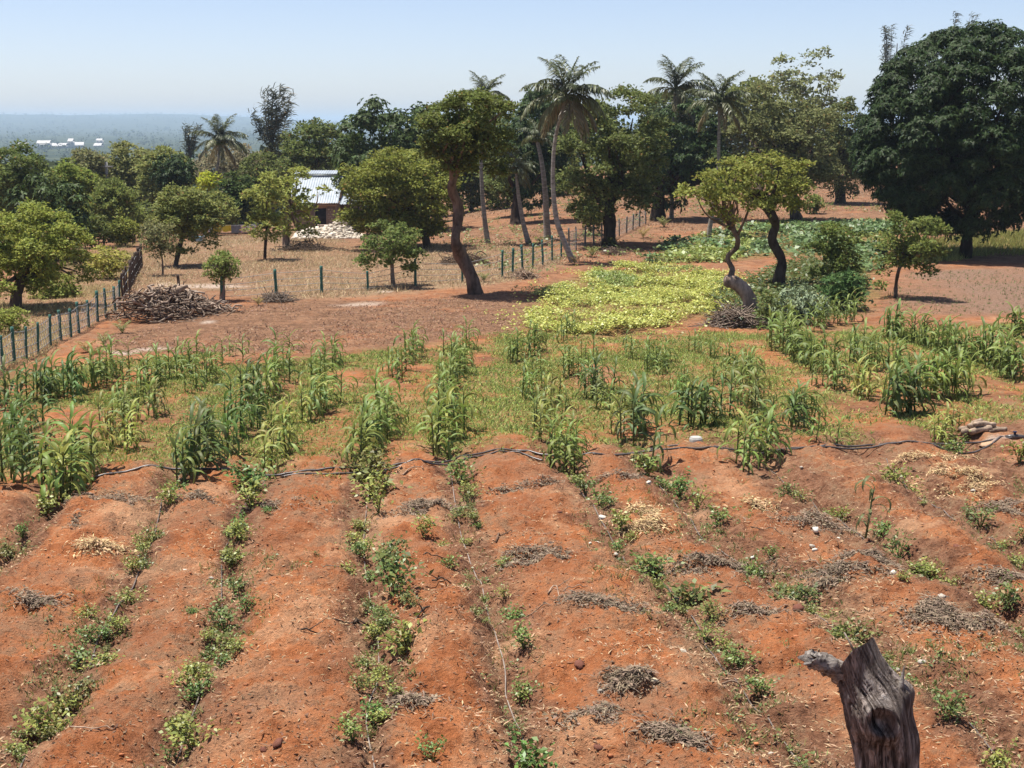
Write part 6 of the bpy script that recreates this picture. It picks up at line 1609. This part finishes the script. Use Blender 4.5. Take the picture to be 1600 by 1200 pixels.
for q, (pts, r, c, fk, lb) in enumerate([
    ([(553, 984), (560, 974), (575, 980), (588, 996)], 0.016, DKW, 2, "dark curled root in the furrow left of the middle"),
    ([(520, 990), (545, 986), (556, 984)], 0.008, DKW, 1, "thin dark root tail left of the curled root"),
    ([(648, 990), (662, 984), (672, 978)], 0.014, DKW, 1, "short dark snapped branch right of the curled root"),
    ([(655, 993), (675, 993)], 0.009, DKW, 0, "small dark twig under the snapped branch"),
    ([(470, 1005), (500, 1004)], 0.010, DKW, 1, "dark dry twig lying on the widest ridge"),
    ([(675, 925), (690, 926), (705, 922)], 0.011, DKW, 2, "dark stub of root by the middle furrow"),
    ([(662, 884), (680, 880), (695, 879)], 0.009, (0.6, .5, .42), 0, "brown bent twig beside the small middle seedling"),
    ([(775, 847), (785, 836), (800, 832)], 0.012, (0.7, .55, .45), 0, "brown arched root on the bright ridge's left slope"),
    ([(812, 980), (840, 968), (866, 972)], 0.009, (1.0, .8, .65), 0, "long thin brown stick left of the dark grey mat"),
    ([(856, 948), (868, 940), (874, 958)], 0.008, LTW, 1, "pale forked twig above the long thin brown stick"),
    ([(880, 950), (900, 946), (918, 944)], 0.006, LTW, 0, "thin pale twig right of the forked one"),
    ([(1130, 928), (1180, 930)], 0.006, DKW, 0, "straight dark twig left of the bright bare patch on the right"),
    ([(1128, 1072), (1170, 1068)], 0.010, (1.2, 1.0, .85), 0, "brown stick lying across the drip line to the stump"),
    ([(1172, 838), (1240, 855)], 0.006, DKW, 0, "long thin dark twig above the white round stone"),
    ([(1288, 868), (1300, 862), (1310, 868)], 0.008, (1.1, .8, .6), 0, "curled brown leaf stalk by the small white pebble"),
    ([(1258, 886), (1270, 890), (1280, 894)], 0.007, LTW, 1, "pale twig below the small white pebble"),
    ([(1370, 898), (1392, 902)], 0.010, LTW, 1, "pale splintered stick on the dark weed mat's right end"),
    ([(1535, 690 + 170), (1560, 856)], 0.006, LTW, 0, "thin pale stick near the right edge"),
    ([(505, 905), (530, 900)], 0.006, LTW, 0, "thin pale straw stalk on the widest ridge"),
    ([(110, 1150), (160, 1160), (180, 1162)], 0.006, LTW, 0, "pale thin stalk in the lower left corner"),
    ([(610, 750), (650, 742), (662, 744)], 0.010, LTW, 0, "pale dry stalk below the pipe near the biggest clump"),
    ([(1010, 700 + 40), (1000, 728)], 0.010, LTW, 0, "short pale stick by the lone dark maize")]):
    stick(lb, pts, r, q, c, fork=fk)

# small firewood pile beside the pipe on the right
g = ground(1527, 680)
for q, (dx, dy, dz, rz, L_, r_, c) in enumerate([(-.12, 0, .05, .5, .42, .045, 1.3), (0.02, -.08, .05, .3, .38, .05, 1.6), (.16, .02, .05, .25, .45, .04, 1.1), (-.02, .05, .13, .8, .36, .045, 1.5), (.10, -.02, .13, .35, .4, .04, 1.7), (.3, -.05, .04, .15, .3, .035, 1.2), (-.22, -.12, .04, 1.1, .25, .05, 1.4)]):
    r2 = np.random.default_rng(q)
    P = catmull([[-L_ / 2, 0, 0], [0, .02, .01], [L_ / 2, 0, 0]], 6)
    put("firewood", MB().add(*tube(P, r_ * (1 + .12 * r2.normal(size=6)), 7)).mesh("firewood", M_TWIG, True), None, g + np.array([dx, dy, dz]), (0, 0.1 * (-1) ** q, rz), 1, (c, c * .92, c * .82), "split pale firewood billet in the little pile by the pipe", "firewood", "firewood in the little pile")
for q, (u, v, w, lb) in enumerate([(1545, 694, 30, "flat tan rock under the pipe joint"), (1495, 683, 14, "tan rock left of the little firewood pile"), (1478, 688, 12, "smaller tan rock among the yellowish maize")]):
    g = ground(u, v); r_ = w * mpp(g[1]) / 2.4
    put("rock", STN[q], None, g + np.array([0, 0, r_ * .1]), (0, 0, q), (r_, r_, r_ * .6), (0.72, 0.5, 0.36), lb, "rock", "tan rocks by the pipe")
# grey concrete block
g = ground(1087, 697)
o = thing("concrete_block", "round grey concrete block on bare soil just behind the pipe", "concrete block", g)
put("block_body", MB().add(*tube(np.array([[0, 0, -.03], [0, 0, .0], [0, 0, .06], [0, 0, .085]]), [.10, .105, .10, .09], 18)).mesh("block_body", M_CONC, True), o)
put("block_top", MB().add(*tube(np.array([[0, 0, .085], [0, 0, .092], [0, 0, .095]]), [.09, .085, .06], 18)).mesh("block_top", M_CONC, True), o)
# dead branch leaning on the fence near the leaning cashew
stick("dry forked branch lying by the fence right of the leaning cashew trunk", [(738, 412), (748, 404), (762, 402)], 0.03, 90, (0.5, .45, .4), fork=2, lift=0.25)

# ------------------------------------------------------------------ the cut stump in the foreground
m, N, L = new_mat("stump_bark")
tc = nd(N, "ShaderNodeTexCoord"); mp = nd(N, "ShaderNodeMapping"); mp.inputs["Scale"].default_value = (1, 1, 0.13); mp.inputs["Rotation"].default_value = (0, 0.12, 0)
n1 = nd(N, "ShaderNodeTexNoise"); n1.inputs["Scale"].default_value = 26; n1.inputs["Detail"].default_value = 7; n1.inputs["Roughness"].default_value = 0.7; n1.inputs["Distortion"].default_value = 0.6
n2 = nd(N, "ShaderNodeTexNoise"); n2.inputs["Scale"].default_value = 7; n2.inputs["Detail"].default_value = 5
vo = nd(N, "ShaderNodeTexVoronoi"); vo.feature = 'DISTANCE_TO_EDGE'; vo.inputs["Scale"].default_value = 13
L.new(tc.outputs["Object"], mp.inputs[0]); L.new(mp.outputs[0], n1.inputs["Vector"]); L.new(tc.outputs["Object"], n2.inputs["Vector"])
wv = nd(N, "ShaderNodeMix", data_type='VECTOR'); wv.inputs["Factor"].default_value = 0.12
L.new(mp.outputs[0], wv.inputs["A"]); L.new(n1.outputs["Color"], wv.inputs["B"]); L.new(wv.outputs["Result"], vo.inputs["Vector"])
cr = nd(N, "ShaderNodeValToRGB"); e = cr.color_ramp.elements
e[0].position = 0.34; e[0].color = (0.19, 0.155, 0.135, 1); e[1].position = 0.66; e[1].color = (0.78, 0.72, 0.67, 1)
e2 = e.new(0.5); e2.color = (0.42, 0.36, 0.32, 1)
L.new(n1.outputs[0], cr.inputs[0])
mx = nd(N, "ShaderNodeMix", data_type='RGBA', blend_type='MULTIPLY'); mx.inputs["Factor"].default_value = 0.8
r2 = nd(N, "ShaderNodeValToRGB"); r2.color_ramp.elements[0].position = 0.35; r2.color_ramp.elements[0].color = (0.55, 0.48, 0.43, 1); r2.color_ramp.elements[1].position = 0.65; r2.color_ramp.elements[1].color = (1.25, 1.2, 1.18, 1)
L.new(n2.outputs[0], r2.inputs[0]); L.new(cr.outputs[0], mx.inputs["A"]); L.new(r2.outputs[0], mx.inputs["B"])
hm_ = nd(N, "ShaderNodeMath", operation='ADD'); vr = nd(N, "ShaderNodeMapRange"); vr.inputs[2].default_value = 0.25; L.new(vo.outputs["Distance"], vr.inputs[0]); L.new(vr.outputs[0], hm_.inputs[0]); L.new(n1.outputs[0], hm_.inputs[1])
bp = nd(N, "ShaderNodeBump"); bp.inputs["Strength"].default_value = 1.0; bp.inputs["Distance"].default_value = 0.06; L.new(hm_.outputs[0], bp.inputs["Height"])
p = nd(N, "ShaderNodeBsdfPrincipled"); p.inputs["Roughness"].default_value = 0.85; p.inputs["Specular IOR Level"].default_value = 0.2
o_ = nd(N, "ShaderNodeOutputMaterial"); at_ = nd(N, "ShaderNodeAttribute"); at_.attribute_name = "crack"
mk = nd(N, "ShaderNodeMix", data_type='RGBA'); mk.inputs["B"].default_value = (0.11, 0.083, 0.070, 1); L.new(at_.outputs["Fac"], mk.inputs["Factor"]); L.new(mx.outputs["Result"], mk.inputs["A"])
L.new(mk.outputs["Result"], p.inputs["Base Color"]); L.new(bp.outputs[0], p.inputs["Normal"]); L.new(p.outputs[0], o_.inputs[0])
M_STUMP = m
SY = 7.6
def SPt(u, v, dy=0.0): return AT(u, v, SY + dy)
b0 = SPt(1385, 1300); gz = float(h_full(b0[0], SY)); b0[2] = gz
o = thing("tree_stump", "gnarled cut tree stump with grey fissured bark, leaning left in the lower right corner", "tree stump", b0)
axis = [np.array([0.06, 0, -0.25])] + [SPt(u, v) - b0 for u, v in ((1396, 1330), (1386, 1220), (1379, 1150), (1364, 1095), (1347, 1050), (1330, 1000))]
ns, nr_ = 200, 150
P = catmull(axis, nr_)
s = np.linspace(0, 1, nr_)
mpS = mpp(SY)
zv = P[:, 2]
# half widths read up the trunk
zk = np.array([(SPt(1380, v) - b0)[2] for v in (1420, 1330, 1240, 1180, 1120, 1070, 1030, 990)])
wk = np.array([60, 55, 49, 49, 51, 46, 38, 34]) * mpS
rad_ = np.interp(zv, zk, wk)
T = norm(np.gradient(P, axis=0)); U = norm(np.cross(np.tile([0, 1.0, 0], (nr_, 1)), T)) ; U = -U if U[0][0] < 0 else U; Wd = np.cross(T, U)
th = np.arange(ns) / ns * 2 * np.pi
TH, SS = np.meshgrid(th, s)
top_f = 1 - 0.85 * sstep(0.72, 0.93, SS)
tw_ = TH + 0.18 * SS + 0.25 * fbm(SS * 5, TH * 0 + 3, 2, 61)
cx, cy = np.cos(tw_), np.sin(tw_)
rib = 0.055 * np.sin(tw_ * 4 + 1.0) + 0.03 * np.sin(tw_ * 9 + 2)
wob = fbm(cx * 2.4 + SS * 2.2, cy * 2.4 + SS * 2.2, 3, 9) * 0.10
warp = 0.35 * fbm(cx * 3 + SS * 3, cy * 3, 2, 29)
crk = np.abs(fbm((cx + warp) * 6.5 + SS * 0.9, (cy + warp) * 6.5 + SS * 0.9, 3, 19))
crk2 = np.abs(fbm((cx + warp * .6) * 15 + SS * 1.6, (cy + warp * .6) * 15 + SS * 1.6, 2, 39))
plate = -0.085 * np.exp(-(crk / 0.07) ** 2) - 0.040 * np.exp(-(crk2 / 0.09) ** 2) + 0.03 * fbm(cx * 22, cy * 22 + SS * 16, 2, 49)
RR = rad_[:, None] * (1 + (rib + wob + plate) * top_f)
V = P[:, None] + RR[..., None] * (np.cos(TH)[..., None] * U[:, None] + np.sin(TH)[..., None] * Wd[:, None])
def bulge(V, c, r, amt, d):
    k = np.exp(-np.sum((V - c) ** 2, -1) / r ** 2)
    return V + k[..., None] * amt * np.asarray(d)
kc = SPt(1372, 1128, -0.17) - b0
ro_ = np.hypot(V[..., 0] - kc[0], (V[..., 2] - kc[2]) * 0.9)
fr_ = sstep(0.02, -0.10, V[..., 1] - P[:, None, 1])                     # only the side facing the field path
amt_ = 0.075 * np.exp(-((ro_ - 0.085) / 0.038) ** 2) + 0.055 * np.exp(-(ro_ / 0.16) ** 2) - 0.05 * np.exp(-(ro_ / 0.042) ** 2)
V = V + (amt_ * fr_)[..., None] * np.array([0.0, -1.0, 0.35])
V = bulge(V, SPt(1412, 1085, -0.05) - b0, 0.09, 0.075, (0.75, -0.3, 0.5))
V = bulge(V, SPt(1425, 1160, -0.05) - b0, 0.12, 0.02, (0.9, -0.3, 0.0))
# the oblique saw cut: everything above the plane is squashed down onto it
pc = SPt(1330, 1034) - b0
pn = norm(np.array([[-0.56, 0.62, 0.52]]))[0]
dd = np.sum((V - pc) * pn, -1)
over = np.maximum(dd, 0)
Tv = np.broadcast_to(T[:, None], V.shape)
V = V - Tv * (over / np.maximum(np.sum(Tv * pn, -1), 0.2))[..., None]
i = np.arange(nr_ - 1)[:, None]; j = np.arange(ns)[None]
a = i * ns + j; b = i * ns + (j + 1) % ns
Q = np.stack([a, b, b + ns, a + ns], -1).reshape(-1, 4)
tm_ = MB().add(V.reshape(-1, 3), Q).mesh("trunk", M_STUMP, True)
q_ = tm_.attributes.new("crack", 'FLOAT', 'POINT'); q_.data.foreach_set("value", np.ascontiguousarray(np.clip(np.exp(-(crk / 0.085) ** 2) + 0.6 * np.exp(-(crk2 / 0.10) ** 2), 0, 1).ravel(), np.float32))
put("trunk", tm_, o)
M_CUT = plain_mat("sawn_wood", (0.16, 0.12, 0.095), (0.36, 0.30, 0.25), 16, 0.9, 0.5, (1, 1, 1), 0.1)
rim = V[-1]; cc = rim.mean(0) - pn * 0.012
Vt = np.vstack([rim + pn * 0.001, rim * 0.55 + cc * 0.45, [cc]])
j = np.arange(ns); jn = (j + 1) % ns
put("cut_face", MB().add(Vt, np.stack([j, jn, jn + ns, j + ns], 1), np.stack([j + ns, jn + ns, np.full(ns, 2 * ns)], 1)).mesh("cut_face", M_CUT), o)
# broken side branch, grey and splintered, sticking out to the left
rng = np.random.default_rng(3)
br = catmull([SPt(1322, 1058, 0.02) - b0, SPt(1300, 1042, -0.02) - b0, SPt(1278, 1033, -0.05) - b0, SPt(1262, 1027, -0.06) - b0], 22)
V, Q, T3 = tube(br, np.linspace(0.066, 0.044, 22) * (1 + 0.06 * rng.normal(size=22)), 18, True, 0.13, rng)
ang_ = np.arange(len(V)) % 18
V[:22 * 18, 2] -= 0.0
endj = V[21 * 18:22 * 18]; V[21 * 18:22 * 18] = endj + np.array([-1, 0, 0.1]) * rng.uniform(-0.05, 0.04, (18, 1))
M_GREYWOOD = plain_mat("weathered_broken_wood", (0.07, 0.055, 0.047), (0.36, 0.32, 0.285), 30, 0.9, 0.8, (0.3, 1, 1.5), 0.1)
put("broken_branch", MB().add(V, Q, T3).mesh("broken_branch", M_GREYWOOD, True), o)
sp = catmull([SPt(1404, 1084, -0.08) - b0, SPt(1408, 1068, -0.08) - b0, SPt(1411, 1052, -0.07) - b0, SPt(1413, 1040, -0.07) - b0], 10)
put("spike", MB().add(*tube(sp, [.032, .028, .022, .017, .013, .011, .009, .007, .004, .002], 8)).mesh("spike", M_GREYWOOD, True), o)
tw = np.array([SPt(1336, 1022, 0.1) - b0, SPt(1330, 1008, 0.12) - b0, SPt(1319, 988, 0.14) - b0])
put("twig", MB().add(*tube(tw, [.008, .006, .004], 6)).mesh("twig", M_TWIG, True), o, color=(1, 1, 1))
